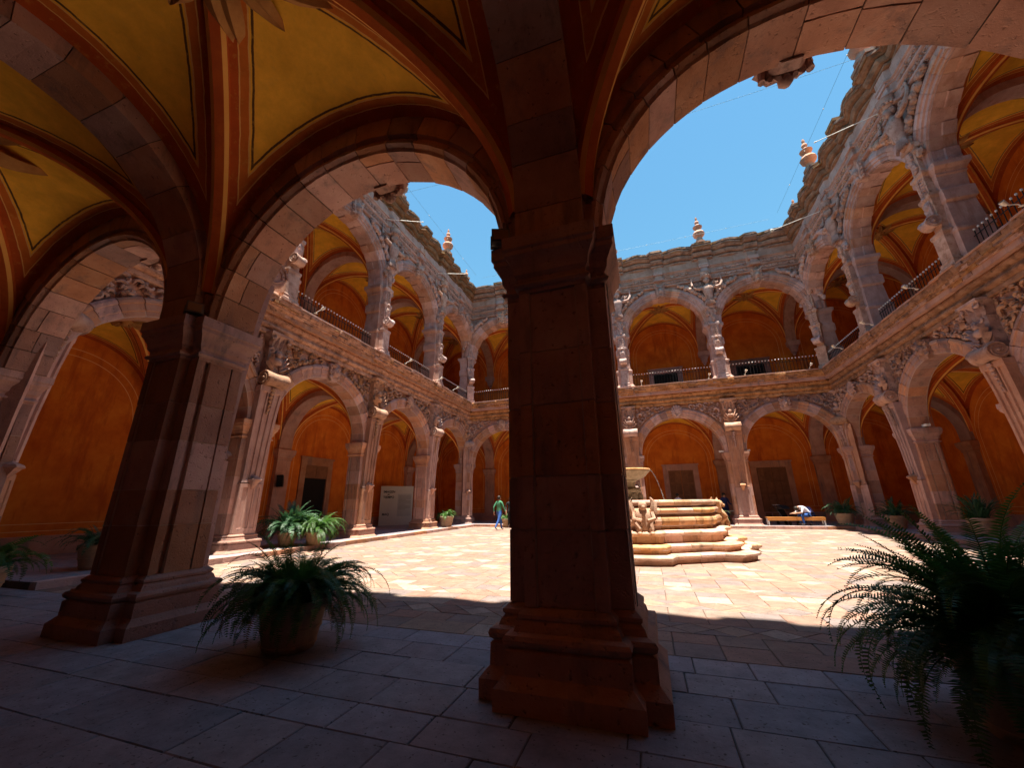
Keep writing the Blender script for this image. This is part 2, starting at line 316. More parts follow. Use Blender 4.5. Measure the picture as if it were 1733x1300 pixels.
# ---- pier outline and pieces (u, v); o = offset of a moulding
HW = 0.505; GW = 0.335; GV = -0.37; PW = 0.38; PV = 0.58
def pier_outline(o=0.0, groove=0.0, front=True):
    a, g, gv = HW+o, GW+o, GV-o
    b0, b1 = VG-o, VC+o
    q = groove
    pts = [(-a, b1)]
    if q: pts += [(-a, 0.27), (-a+q*0.6, 0.27), (-a+q*0.6, 0.245), (-a, 0.245), (-a, -0.06), (-a+q, -0.06), (-a+q, -0.13), (-a, -0.13)]
    pts += [(-a, b0), (-g, b0), (-g, gv)]
    if q: pts += [(-g+0.10, gv), (-g+0.10, gv+q*0.5), (g-0.10, gv+q*0.5), (g-0.10, gv)]
    pts += [(g, gv), (g, b0), (a, b0)]
    if q: pts += [(a, -0.13), (a-q, -0.13), (a-q, -0.06), (a, -0.06), (a, 0.245), (a-q*0.6, 0.245), (a-q*0.6, 0.27), (a, 0.27)]
    pts += [(a, b1)]
    if front:
        p, pv = PW+o, PV+o
        pts += [(p, b1), (p, pv), (-p, pv), (-p, b1)]
    return pts
BASE = [(0.20, 0), (0.20, 0.14), (0.13, 0.215), (0.13, 0.37), (0.105, 0.385), (0.135, 0.41), (0.145, 0.44), (0.13, 0.47), (0.075, 0.485), (0.06, 0.53), (0.035, 0.56), (0.05, 0.575), (0.05, 0.60), (0.0, 0.64)]
CAPI = [(0.0, 3.46), (0.0, 3.50), (0.035, 3.51), (0.05, 3.535), (0.035, 3.56), (0.01, 3.57), (0.01, 3.62), (0.04, 3.66), (0.05, 3.73), (0.08, 3.80), (0.115, 3.85), (0.115, 3.90), (0.135, 3.92), (0.135, 4.06), (0.0, 4.08), (0.0, 4.12)]
def loft_outline(prof, fn, name, mat, jit=0.0):
    mb = MB(); mb.loft([[(x+rnd.uniform(-jit, jit), y+rnd.uniform(-jit, jit), z) for x, y in fn(o)] for o, z in prof]); return mb.mesh(name, mat)
ME['base'] = loft_outline(BASE, pier_outline, 'base', 'stone', 0.003)
ME['capital'] = loft_outline(CAPI, lambda o: pier_outline(o, 0, False), 'capital', 'stone', 0.002)
courses = [0.64, 1.22, 1.66, 2.30, 2.82, 3.46]
ME['blocks'] = []
for a, b_ in zip(courses[:-1], courses[1:]):
    for s_ in ((0,) if b_-a > 0.6 else (0,)):
        ME['blocks'].append(loft_outline([(0.0, a+0.006), (0.0, b_-0.006)], lambda o: pier_outline(o, 0.055, False), 'ashlar_block', 'stone', 0.003))
ME['pier_core'] = loft_outline([(-.010, .60), (-.010, 3.50)], lambda o: pier_outline(o, .055, False), 'pier', 'mortar')

# ---- courtyard pilaster of the lower storey: panelled die, fluted shaft leaning out, scroll
def pil_outline(w, v, fl=0.0, n=3):
    pts = [(-w, VC-0.05), (-w, v)]
    if fl:
        e = 0.07; ww = (2*w-2*e)/n
        for i in range(n):
            x0 = -w+e+i*ww
            pts += [(x0+0.02, v), (x0+0.03, v-fl), (x0+ww-0.03, v-fl), (x0+ww-0.02, v)]
    else:
        pts += [(-w+(i+1)*2*w/(4*n+1), v) for i in range(4*n)]
    pts += [(w, v), (w, VC-0.05)]
    return pts[::-1]
def pil_mesh(recs, name, mat='stone'):
    mb = MB(); mb.loft([[(x, y, z) for x, y in pil_outline(w, v, fl)] for w, v, z, fl in recs]); return mb
die = [(0.37, 0.575, 0.63, 0), (0.37, 0.575, 0.80, 0), (0.37, 0.575, 0.805, 0.022), (0.37, 0.575, 1.98, 0.022), (0.37, 0.575, 1.985, 0), (0.37, 0.575, 2.10, 0)]
sh = [(0.36, 0.565, 2.13, 0), (0.34, 0.55, 2.2, 0), (0.33, 0.55, 2.24, 0.045), (0.35, 0.59, 3.3, 0.045), (0.38, 0.66, 4.4, 0.045), (0.41, 0.72, 5.0, 0.045), (0.42, 0.735, 5.03, 0), (0.42, 0.745, 5.2, 0)]
ME['pil_die'] = pil_mesh(die, 'pilaster').mesh('pilaster', 'stone')
ME['pil_shaft'] = pil_mesh(sh, 'fluted_shaft').mesh('fluted_shaft', 'stone')
def spiral(mb, c, r0, side, turns=2.3, wid=0.03, axis='u'):
    pts = []
    for i in range(40):
        t = i/39; r = r0*(1-0.86*t); a = turns*2*PI*t
        pts.append((c[0]+side, c[1]+r*cos(a), c[2]+r*sin(a)))
    mb.tube(pts, [wid*(1-0.5*i/39) for i in range(40)], 5)
def volute(r=0.25, hw=0.33):
    mb = MB(); n = 20; rings = []
    for x, q in ((-hw, 0.86), (-hw*0.9, 0.98), (-hw*0.35, 0.88), (0, 0.84), (hw*0.35, 0.88), (hw*0.9, 0.98), (hw, 0.86)):
        rings.append([(x, r*q*cos(2*PI*k/n), r*q*sin(2*PI*k/n)) for k in range(n)])
    mb.loft(rings)
    for s_ in (-1, 1):
        spiral(mb, (0, 0, 0), r*0.93, s_*hw, 2.2, 0.028)
        mb.blob((s_*hw, 0, 0), 0.05)
    return mb
mv = volute(0.27, 0.40); s0 = len(mv.v)
mv.loft([[(x, y, z) for x in (-0.36, 0.36) for y, z in ()] for _ in ()]) if False else None
mv.box(-0.34, 0.34, -0.36, 0.02, 0.10, 0.245); 
ME['volute'] = mv.mesh('volute', 'carving_warm', True)
mb = MB(); mb.loft([[(-0.02, 0.55, 1.93), (0.02, 0.55, 1.93), (0.02, 0.57, 1.93), (-0.02, 0.57, 1.93)], rect(0.08, 0.54, 0.67, 2.08), rect(0.12, 0.54, 0.74, 2.19), rect(0.14, 0.54, 0.78, 2.22), rect(0.13, 0.54, 0.75, 2.27), rect(0.03, 0.54, 0.59, 2.36)])
ME['bracket'] = mb.mesh('bracket', 'stone')
def drops():
    mb = MB()
    mb.tube([(0, .74, 5.2), (0, .65, 4.3)], .03, 6)
    for i in range(7):
        mb.blob((rnd.uniform(-0.03, 0.03), 0.76-0.014*i, 5.12-0.13*i), 0.085-0.008*i, 7, 4, (1, 0.8, 0.9))
    return mb
ME['drop'] = drops().mesh('hanging_ornament', 'carving_warm', True)

# ---- carved ornament
def curl(mb, c, r, ang, flip, v, rel=0.05, n=14, mi=0):
    pts = []; rad = []
    for i in range(n):
        t = i/(n-1); q = r*(1-0.8*t); a = ang+flip*(1.5*PI*t)
        pts.append((c[0]+q*cos(a), v+rel*0.6*sin(PI*min(1, t*1.2)), c[1]+q*sin(a))); rad.append(rel*(0.55+0.5*t)*(1 if i else 0.3))
    mb.tube(pts, rad, 5)
def leafblade(mb, c, ang, ln, w, v, rel):
    d = Vector((cos(ang), 0, sin(ang))); p = Vector((-sin(ang), 0, cos(ang)))
    o = Vector((c[0], v, c[1])); rings = []
    for t, q, h in ((0, 0.35, 0.4), (0.3, 1, 1.0), (0.65, 0.8, 1.2), (0.9, 0.4, 1.5), (1, 0.1, 1.1)):
        b_ = o+d*ln*t
        rings.append([b_-p*w*q, b_+Vector((0, rel*h, 0)), b_+p*w*q, b_+Vector((0, -0.02, 0))])
    mb.loft(rings)
def spandrel(half, zc, ro, ztop, umin, v, seed, scale, clear=0.08):
    """carved foliage filling the corner between the arch ring, the cornice and the pilaster (u>0 side of a bay)"""
    rr = random.Random(seed); mb = MB(); k = 0; placed = []
    for _ in range(900):
        x = rr.uniform(0.5, half-umin); z = rr.uniform(zc+1.2, ztop-0.06)
        d = math.hypot(x, z-zc)-ro
        if d < clear: continue
        r = rr.uniform(0.5, 1.0)*scale; r = min(r, d*0.8, (ztop-z)*0.9+0.02, (half-umin-x)*0.9+0.04)
        if r < 0.045: continue
        if any(math.hypot(x-a, z-b_) < (r+c)*0.62 for a, b_, c in placed): continue
        placed.append((x, z, r)); k += 1
        if rr.random() < 0.6:
            curl(mb, (x, z), r, rr.uniform(0, 2*PI), rr.choice((-1, 1)), v, 0.26*r+0.03)
            if rr.random() < 0.5: mb.blob((x, v+0.04, z), 0.33*r, 6, 4)
        else:
            a0 = rr.uniform(0, 2*PI)
            for j in range(rr.randint(3, 5)):
                leafblade(mb, (x, z), a0+j*0.75, r*1.1, r*0.26, v, 0.3*r+0.03)
        if k > 70: break
    return mb
ME['spandrel'] = [spandrel(2.73, ZC, RO, 7.10, 0.48, VC, 3+i, 0.24).mesh('carved_spandrel', 'carving_warm', True) for i in range(2)]
def acanthus_cap(hw, z0, z1, v0, v1, seed, rows=2):
    rr = random.Random(seed); mb = MB()
    mb.loft([rect(hw*0.8, VC-0.05, v0, z0), rect(hw*0.85, VC-0.05, v0+0.02, (z0+z1)/2), rect(hw*1.05, VC-0.05, v1, z1-0.12), rect(hw*1.15, VC-0.05, v1+0.06, z1-0.08), rect(hw*1.15, VC-0.05, v1+0.06, z1)])
    for j in range(rows):
        z = z0+(z1-z0)*j/rows*0.8
        for i in range(4):
            x = (i-1.5)*hw*0.5
            leafblade(mb, (x, z), PI/2+rr.uniform(-0.1, 0.1), (z1-z0)/rows*0.8, hw*0.22, v0+0.03*j+0.01, 0.08)
    for s_ in (-1, 1):
        curl(mb, (s_*hw*0.9, z1-0.2), 0.12, PI/2, s_, v1, 0.05)
    return mb
def corbel_figure(seed):
    """carved block under the balcony: a small bust among leaves"""
    mb = acanthus_cap(0.36, 6.55, 7.12, 0.62, 0.74, seed, 1)
    mb.loft([rect(0.30, VC-0.05, 0.66, 5.70), rect(0.32, VC-0.05, 0.66, 5.9), rect(0.26, VC-0.05, 0.58, 6.3), rect(0.33, VC-0.05, 0.64, 6.56)])
    mb.blob((0, 0.72, 6.36), 0.13, 8, 6, (0.85, 0.9, 1.15)); mb.blob((0, 0.72, 6.12), 0.17, 8, 5, (1.1, 0.7, 0.8))
    rr = random.Random(seed)
    for s_ in (-1, 1):
        for k in range(3): leafblade(mb, (s_*0.12, 5.78+0.1*k), PI/2-s_*(0.9-0.25*k), 0.38, 0.07, 0.72, 0.10)
        curl(mb, (s_*0.26, 6.45), 0.10, 0, s_, 0.72, 0.05)
    return mb
ME['corbel'] = [corbel_figure(i).mesh('carved_corbel', 'carving_warm', True) for i in (1, 2)]
def shell_key():
    mb = MB(); mb.loft([rect(.10, .36, .50, ZC+RI-.04), rect(.19, .36, .56, ZC+RI+.06), rect(.20, .36, .56, ZC+RO+.1)])
    for i in range(7):
        x = (i-3)*.085; mb.tube([(x, .55, ZC+RI-.05+.008*(i-3)**2), (x, .58, ZC+RI), (x*.9, .56, ZC+RI+.2)], [.03, .045, .04], 7)
    zc = ZC+RI+0.10
    for i in range(9):
        a = PI*(-0.12+1.24*i/8)
        p = Vector((0.30*cos(a), 0.60, zc+0.22+0.34*sin(a)))
        mb.tube([(0, 0.58, zc-0.10), ((0+p.x)/2, 0.68, (zc-0.1+p.z)/2), p], [0.03, 0.055, 0.07], 6)
    mb.blob((0, 0.62, zc-0.12), 0.09, 8, 5)
    return mb
def mask_key(seed):
    rr = random.Random(seed); mb = MB(); z = ZC+RI+0.28
    mb.loft([rect(0.13, 0.40, 0.56, ZC+RI-0.10), rect(0.2, 0.40, 0.60, ZC+RI), rect(0.26, 0.40, 0.60, ZC+RO-0.05), rect(0.24, 0.40, 0.58, ZC+RO+0.12)])
    mb.blob((0, 0.62, z), 0.17, 9, 6, (0.9, 0.7, 1.25)); mb.blob((0, 0.74, z-0.02), 0.05); mb.blob((-0.06, 0.72, z+0.06), 0.03); mb.blob((0.06, 0.72, z+0.06), 0.03)
    for s_ in (-1, 1):
        for k in range(3): curl(mb, (s_*0.22, z-0.18+0.2*k), 0.11, PI/2, s_, 0.58, 0.05)
    for k in range(5): leafblade(mb, (0, z+0.16), PI*(0.15+0.175*k), 0.24, 0.06, 0.60, 0.08)
    return mb
ME['key'] = [shell_key().mesh('keystone', 'carving_warm', True), mask_key(2).mesh('keystone', 'carving_warm', True), mask_key(5).mesh('keystone', 'carving_warm', True)]

# ---- upper storey
def zig(table, k=1.0):
    mb = MB(); mb.loft([rect(w, v0, v1 if v1 < .5 else .5+(v1-.5)*k, z) for z, w, v0, v1 in table]); return mb
UPT = [(8.34, .58, -.42, .80), (8.46, .58, -.42, .80), (8.52, .50, -.34, .72), (8.62, .46, -.30, .66), (9.40, .46, -.30, .66), (9.46, .50, -.33, .70), (9.56, .50, -.33, .70),
       (9.62, .40, -.26, .58), (10.55, .35, -.22, .52), (10.62, .43, -.28, .58), (11.0, .43, -.28, .58), (11.08, .35, -.22, .52), (11.55, .38, -.25, .54),
       (11.60, .42, -.28, .57), (11.66, .40, -.27, .55), (11.76, .46, -.32, .60), (11.86, .55, -.38, .66), (12.02, .55, -.38, .66), (12.05, .42, -.28, .50)]
ME['up_pillar'] = zig(UPT, .5).mesh('upper_pillar', 'stone_grey')
UFR = [(8.34, .34, .5, 1.08), (8.48, .34, .5, 1.08), (8.52, .29, .5, 1.02), (8.62, .31, .5, 1.04), (8.66, .24, .5, .97), (9.5, .25, .5, .98), (9.6, .29, .5, 1.02), (9.68, .29, .5, 1.02), (9.72, .17, .5, .84), (10.4, .20, .5, .84), (10.9, .24, .5, .90), (11.0, .28, .5, .96), (11.1, .28, .5, .96), (11.14, .20, .5, .84), (11.8, .22, .5, .86), (11.9, .30, .5, .94), (12.0, .30, .5, .94), (12.1, .20, .5, .80), (13.0, .18, .45, .78), (13.1, .30, .45, .90), (13.22, .30, .45, .90)]
mb = zig(UFR, .62)
ME['up_front'] = mb.mesh('estipite', 'carving', False)
mv = volute(0.22, 0.20); mv.box(-0.15, 0.15, -0.45, 0.0, 0.02, 0.2); ME['up_volute'] = mv.mesh('volute', 'carving', True)
def up_figure():
    mb = MB()
    mb.loft([rect(0.12, .6, .76, 10.35), rect(0.16, .6, .80, 10.6), rect(0.12, .6, .76, 10.85), rect(.06, .6, .72, 11.3), rect(.06, .6, .70, 13.0)])
    mb.blob((0, .72, 10.72), 0.15, 8, 6, (0.9, 0.9, 1.3)); mb.blob((0, .76, 11.02), 0.10, 8, 6)
    for k in range(8): mb.blob((rnd.uniform(-.06, .06), 0.72, 12.15+0.11*k), 0.09, 7, 4, (1.4, .9, .9))
    for s_ in (-1, 1):
        for k in range(5): curl(mb, (s_*0.10, 11.25+0.13*k), 0.09, PI/2, s_, 0.70, 0.05)
    return mb
ME['up_fig'] = up_figure().mesh('carved_figure', 'carving', True)
def herm():
    """caryatid between the upper arches: torso, head with basket, arms raised to the frieze"""
    mb = MB(); V0 = 0.50
    def ell(w, d, z, v): return [(w*cos(2*PI*k/12), v+d*sin(2*PI*k/12), z) for k in range(12)]
    mb.loft([ell(.16, .12, 13.2, .72), ell(.20, .16, 13.4, .74), ell(.19, .15, 13.6, .74), ell(.24, .18, 13.9, .76), ell(.33, .22, 14.25, .78), ell(.36, .22, 14.42, .78), ell(.26, .18, 14.56, .76), ell(.09, .09, 14.62, .76), ell(.085, .085, 14.75, .78)])
    mb.blob((0, .82, 14.92), 0.17, 12, 8, (0.85, 0.95, 1.15)); mb.blob((0, .98, 14.90), 0.035)
    mb.blob((0, .74, 14.98), 0.20, 10, 7, (1.0, 0.8, 1.0))
    mb.loft([ell(.17, .15, 15.06, .78), ell(.26, .22, 15.24, .78), ell(.30, .26, 15.30, .78), ell(.28, .24, 15.36, .78), ell(.33, .28, 15.5, .78)])
    for k in range(12):
        a = 2*PI*k/12; mb.blob((.27*cos(a), .78+.22*sin(a), 15.22), .06, 6, 4)
    for s_ in (-1, 1):
        mb.tube([(s_*.30, .78, 14.44), (s_*.52, .82, 14.40), (s_*.74, .80, 14.48), (s_*.86, .72, 14.75), (s_*.86, .66, 15.0), (s_*.84, .66, 15.08)], [.115, .10, .085, .075, .055, .05], 8)
        for f in range(5):                                   # open hand against the frieze
            a = PI/2+(f-2)*0.30
            mb.tube([(s_*.84, .66, 15.10), (s_*.84+.08*cos(a), .67, 15.10+.10*sin(a)), (s_*.84+.10*cos(a), .665, 15.10+(.20 if f in (1, 2, 3) else .16)*sin(a))], [.035, .028, .018], 5)
        mb.blob((s_*.84, .66, 15.10), .065, 7, 5, (1, .5, 1))
        for k in range(6): curl(mb, (s_*(.30+.06*k), 14.62+.10*(k % 3)), .10, rnd.uniform(0, 6), s_, .66, .05)
    for k in range(9):                                       # skirt of leaves
        leafblade(mb, ((k-4)*.045, 13.62), -PI/2+(k-4)*.06, .42, .05, .88-.012*abs(k-4)**1.5, .06)
    return mb
ME['herm'] = herm().mesh('caryatid', 'carving', True)
def garland(seed):
    rr = random.Random(seed); mb = MB()
    for i in range(46):
        t = 0.20+1.0*i/45; rrad = URO+0.16+0.05*sin(i*1.3)
        mb.blob((rrad*cos(t)*1.0+rr.uniform(-.03, .03), .58+rr.uniform(-.02, .06), UZC+rrad*sin(t)+rr.uniform(-.05, .05)), rr.uniform(.09, .15), 6, 4, (1, 1.0, rr.uniform(.8, 1.2)))
    for i in range(10):
        t = 0.45+0.07*i*1.2; q = URO+0.28
        curl(mb, (q*cos(t)*.98, min(15.05, UZC+q*sin(t))), .12, rr.uniform(0, 6), rr.choice((-1, 1)), .52, .05)
    return mb
ME['garland'] = [garland(i).mesh('garland', 'carving', True) for i in (1, 2)]
ME['up_spandrel'] = [spandrel(2.73, UZC, URO+.22, 15.08, .30, .46, 31+i, .26, .05).mesh('carved_spandrel', 'carving', True) for i in range(2)]
def frieze_relief(w):
    rr = random.Random(8); mb = MB()
    for z, q, v in ((15.78, .105, .57), (15.36, .105, .55)):
        mb.box(-w, w, v-.04, v+.012, z-.03, z+.03)
        for i in range(int(2*w/.19)):
            x = -w+.1+i*.19
            if i % 3 == 2:
                for j in range(5): leafblade(mb, (x, z), j*2*PI/5+.3, q, q*.3, v, .06)
                mb.blob((x, v+.03, z), .035, 6, 4)
            else: curl(mb, (x, z), q, rr.uniform(0, 6), rr.choice((-1, 1)), v, .045, 10)
    return mb
ME['frieze_relief'] = frieze_relief(2.25).mesh('frieze_relief', 'carving', True)
def up_key():
    mb = MB(); z = UZC+URI
    mb.loft([rect(.12, .4, .68, z-.06), rect(.2, .4, .74, z+.05), rect(.27, .4, .74, z+.5), rect(.30, .4, .78, z+.72), rect(.2, .4, .70, z+.80)])
    mb.blob((0, .76, z+.34), .18, 9, 6, (.9, .7, 1.2)); mb.blob((0, .89, z+.32), .05); mb.blob((0, .74, z+.05), .11)
    for s_ in (-1, 1):
        for k in range(4): curl(mb, (s_*.25, z+.05+.19*k), .12, PI/2, s_, .66, .055)
        leafblade(mb, (s_*.1, z+.6), PI/2-s_*.7, .3, .07, .74, .08)
    return mb
ME['up_key'] = up_key().mesh('keystone', 'carving', True)
def pinnacle():
    mb = MB()
    mb.lathe([(.30, 0), (.30, .10), (.24, .14), (.17, .30), (.16, .36), (.30, .48), (.34, .60), (.26, .72), (.14, .78), (.13, .86), (.25, .96), (.27, 1.02), (.15, 1.10), (.09, 1.2), (.13, 1.28), (.10, 1.36), (.05, 1.42), (.07, 1.52), (.03, 1.62)], 10)
    return mb
ME['pinnacle'] = pinnacle().mesh('pinnacle', 'stone', True)

# ---- vaults
def vault_mesh(au, av, zs, h, dome, mat, name='vault'):
    vs_ = []; fs = []; dd = []; dw = []
    nrm = 1/math.sqrt(1/au**2+1/av**2)
    n, m_ = 28, 10
    for axis in (0, 1):
        for sg in (-1, 1):
            o = len(vs_)
            for i in range(n+1):
                s_ = sin(PI/2*(-1+2*i/n))
                for j in range(m_+1):
                    t = abs(s_)+(1-abs(s_))*j/m_
                    su, sv = (s_, sg*t) if axis == 0 else (sg*t, s_)
                    z = zs+h*math.sqrt(max(0, 1-s_*s_))+dome*(1-s_*s_)*(1-t*t)
                    vs_.append((su*au, sv*av, z)); dd.append(abs(t-abs(s_))*nrm); dw.append((1-t)*(av if axis == 0 else au))
            for i in range(n):
                for j in range(m_):
                    a = o+i*(m_+1)+j; fs.append((a, a+1, a+m_+2, a+m_+1))
    me = bpy.data.meshes.new(name); me.from_pydata(vs_, [], fs); me.materials.append(MAT[mat])
    for k, d in (('dd', dd), ('dw', dw)):
        at = me.attributes.new(k, 'FLOAT', 'POINT'); at.data.foreach_set('value', d)
    me.shade_smooth(); me.update(); return me
def rib_mesh(au, av, zs, h, dome, w=0.10, dep=0.10):
    mb = MB(); rings = []; L_ = math.hypot(au, av); nx, ny = -av/L_, au/L_
    for i in range(25):
        a = PI/2*i/24*0.97+0.03; s_ = cos(a)
        z = zs+h*math.sqrt(max(0, 1-s_*s_))+dome*(1-s_*s_)**2
        x, y = au*s_, av*s_
        tz = sin(a)
        # section square to the rib; depth points inwards and down
        ix, iy, iz = -au/L_*cos(a)*dep, -av/L_*cos(a)*dep, -sin(a)*dep
        ox, oy, oz = -ix*0.3, -iy*0.3, -iz*0.3
        rings.append([(x-nx*w+ox, y-ny*w+oy, z+oz), (x-nx*w+ix*.55, y-ny*w+iy*.55, z+iz*.55), (x-nx*w*.55+ix, y-ny*w*.55+iy, z+iz), (x+nx*w*.55+ix, y+ny*w*.55+iy, z+iz), (x+nx*w+ix*.55, y+ny*w+iy*.55, z+iz*.55), (x+nx*w+ox, y+ny*w+oy, z+oz)])
    n = 6
    for k in range(n):
        j = (k+1) % n
        mb.add([r[k] for r in rings]+[r[j] for r in rings], [(i, i+25, i+26, i+1) for i in range(24)], 1 if k in (1, 3) else 0)
    return mb.mesh('rib', ['rib_paint', 'rib_edge'], True)
def boss_leaf_mesh(ln=0.85):
    mb = MB(); rings = []
    for i in range(9):
        t = i/8; w = 0.15*sin(PI*min(1, t*0.9+0.1))**0.8*(1 if t < 0.95 else 0.3); x = 0.10+ln*t; z = -0.10-0.16*sin(PI*t)+0.02*t
        rings.append([(x, -w, z+0.05), (x, -w*0.4, z-0.025), (x, 0, z+0.015), (x, w*0.4, z-0.025), (x, w, z+0.05), (x, 0, z+0.05)])
    mb.loft(rings); return mb.mesh('boss_leaf', 'leaf_gilt', True)
ME['boss_leaf'] = boss_leaf_mesh()
ME['boss'] = MB().lathe([(.02, -.34), (.08, -.30), (.10, -.22), (.17, -.18), (.20, -.10), (.14, -.04), (.22, .02)], 14).mesh('boss', 'leaf_gilt', True)

# ---- sweeps along a wing, mitred at the inner corners
def sweep(prof, u0, u1, off, step, mat, name, ref=VC, smooth=False):
    """prof [(v,z)], off(u)->extra projection; ends are mitred where the neighbour wing begins"""
    us = [u0]; vmax = max(p[0] for p in prof)+0.55
    n = max(2, int((u1-u0-2*vmax)/step)); us += [u0+vmax+(u1-u0-2*vmax)*i/n for i in range(n+1)]; us.append(u1)
    vm = max(p[0] for p in prof); rings = []
    for k, u in enumerate(us):
        o = off(us[1]) if k == 0 else off(us[-2]) if k == len(us)-1 else off(u); ring = []
        for v, z in prof:
            vv = v+o*max(0.0, min(1.0, (v-ref)/(vm-ref)))**0.7
            uu = u0+vv if k == 0 else u1-vv if k == len(us)-1 else u
            ring.append((uu, vv, z))
        rings.append(ring)
    mb = MB(); n = len(prof)
    mb.loft(rings, True); return mb
BALC = [(0.30, 7.06), (0.50, 7.06), (0.53, 7.09), (0.53, 7.20), (0.49, 7.22), (0.49, 7.26), (0.58, 7.29), (0.625, 7.34), (0.625, 7.39), (0.58, 7.44), (0.52, 7.455), (0.52, 7.53), (0.60, 7.56), (0.66, 7.62), (0.67, 7.68), (0.62, 7.74), (0.64, 7.77), (0.80, 7.84), (0.80, 7.90), (0.92, 7.98), (0.92, 8.04), (1.02, 8.12), (1.06, 8.20), (1.06, 8.30), (1.03, 8.335), (0.30, 8.335)]
BALC = [(v if v < .42 else .42+(v-.42)*.70, z) for v, z in BALC]
FRZ = [(0.25, 15.10), (0.56, 15.10), (0.60, 15.13), (0.60, 15.20), (0.54, 15.22), (0.54, 15.50), (0.58, 15.52), (0.62, 15.56), (0.62, 15.62), (0.56, 15.64), (0.56, 15.92), (0.60, 15.95), (0.60, 16.02), (0.66, 16.06), (0.66, 16.14), (0.60, 16.16), (0.60, 16.32), (0.25, 16.32)]
RFC = [(0.25, 16.30), (0.62, 16.30), (0.72, 16.36), (0.72, 16.46), (0.60, 16.48), (0.60, 16.54), (0.80, 16.62), (0.88, 16.78), (0.88, 16.88), (0.74, 16.90), (0.74, 16.97), (0.96, 17.06), (1.06, 17.20), (1.12, 17.26), (1.12, 17.36), (1.02, 17.38), (1.02, 17.42), (1.14, 17.44), (1.14, 17.56), (0.25, 17.62)]
RFC = [(v if v < .42 else .42+(v-.42)*.74, 17.62-(17.62-z)*.80) for v, z in RFC]
FRZ = FRZ[:-2]+[(0.60, 16.60), (0.25, 16.60)]
def near(u, ps): return min(abs(u-p) for p in ps)

UZS, UH, UD = 12.35, 2.42, 0.22
LZS, LH, LD = 4.45, 2.36, 0.24
TR = 2.10; TVC = (GV+WALL+0.16)/2                        # transverse arches
def trans_section(z0):
    return core_ring
def trans_mesh(r0, r1, hw, zc, z0, mat):
    """arch spanning the gallery (in the v-z plane), u = -hw..hw, built as ONE ring"""
    mb = core_ring(r0, r1, -hw, hw, zc, z0, 24); mb.v = [(v, -u, z) for u, v, z in mb.v]; return mb.mesh('transverse_arch', mat)
ME['trans_up'] = trans_mesh(2.12, 2.75, 0.30, UZS, 12.0, 'stone_grey')
ME['trans_low'] = trans_mesh(TR, 2.8, 0.36, LZS, 4.10, 'stone')
ME['trans_core'] = trans_mesh(TR+0.015, 2.8, 0.345, LZS, 4.12, 'mortar_dark')
tsec = [(TR, 0.36), (TR, -0.36), (2.8, -0.36), (2.8, 0.36)]
ME['v_trans'] = make_voussoirs('trans', 13, tsec, LZS, 0.010, 2.2, False, 0.004)
ME['trans_leg'] = []
for s_ in (-1, 1):
    q = MB().box(s_*TR if s_ > 0 else -2.8, 2.8 if s_ > 0 else -TR, -0.36, 0.36, 4.10, LZS-0.006); ME['trans_leg'].append(q.mesh('springer', 'stone'))
ME['respond'] = zig([(0, .50, WALL-.1, WALL+.34), (.40, .50, WALL-.1, WALL+.34), (.46, .38, WALL-.1, WALL+.22), (3.55, .38, WALL-.1, WALL+.22), (3.6, .42, WALL-.1, WALL+.27), (3.66, .40, WALL-.1, WALL+.24), (3.86, .50, WALL-.1, WALL+.34), (4.06, .52, WALL-.1, WALL+.36), (4.11, .36, WALL-.1, WALL+.22)]).mesh('respond', 'stone')
ME['up_corbel'] = zig([(11.0, .05, WALL-.1, WALL+.06), (11.2, .12, WALL-.1, WALL+.14), (11.28, .20, WALL-.1, WALL+.24), (11.34, .17, WALL-.1, WALL+.2), (11.62, .28, WALL-.1, WALL+.3), (11.7, .36, WALL-.1, WALL+.38), (12.0, .38, WALL-.1, WALL+.4), (12.05, .30, WALL-.1, WALL+.3)]).mesh('wall_corbel', 'stone_grey')

def arch_strip(r0, r1, zc, z0, v, u=0, close=False):
    """thin painted line following the lunette, standing 4 mm proud"""
    pts = [(r, z0) for r in ()]
    th = [PI*i/36 for i in range(37)]
    inner = [(r0, z0)]+[(r0*cos(t), zc+r0*sin(t)) for t in th]+[(-r0, z0)]
    outer = [(r1, z0)]+[(r1*cos(t), zc+r1*sin(t)) for t in th]+[(-r1, z0)]
    mb = MB(); n = len(inner)
    vs_ = [(u+x, v, z) for x, z in inner]+[(u+x, v, z) for x, z in outer]
    mb.add(vs_, [(i, i+1, n+i+1, n+i) for i in range(n-1)]); return mb
def box_mesh(name, mat, *dims):
    mb = MB()
    for d in dims: mb.box(*d)
    return mb.mesh(name, mat)

def railing(half, hwp):
    """iron balcony railing of one bay: rails, bars and white knobs"""
    w = half-hwp; mb = MB()
    mb.box(-w, w, .26, .30, 8.42, 8.45); mb.box(-w, w, .27, .29, 9.10, 9.12)
    n = int(2*w/0.165); kn = MB()
    for i in range(n):
        u = -w+2*w*(i+.5)/n; mb.box(u-.009, u+.009, .271, .289, ZF, 9.26)
        kn.blob((u, .28, 9.30), .034, 6, 4, (1, 1, 1.2))
    return mb.mesh('railing', 'iron'), kn.mesh('knobs', 'white_paint')

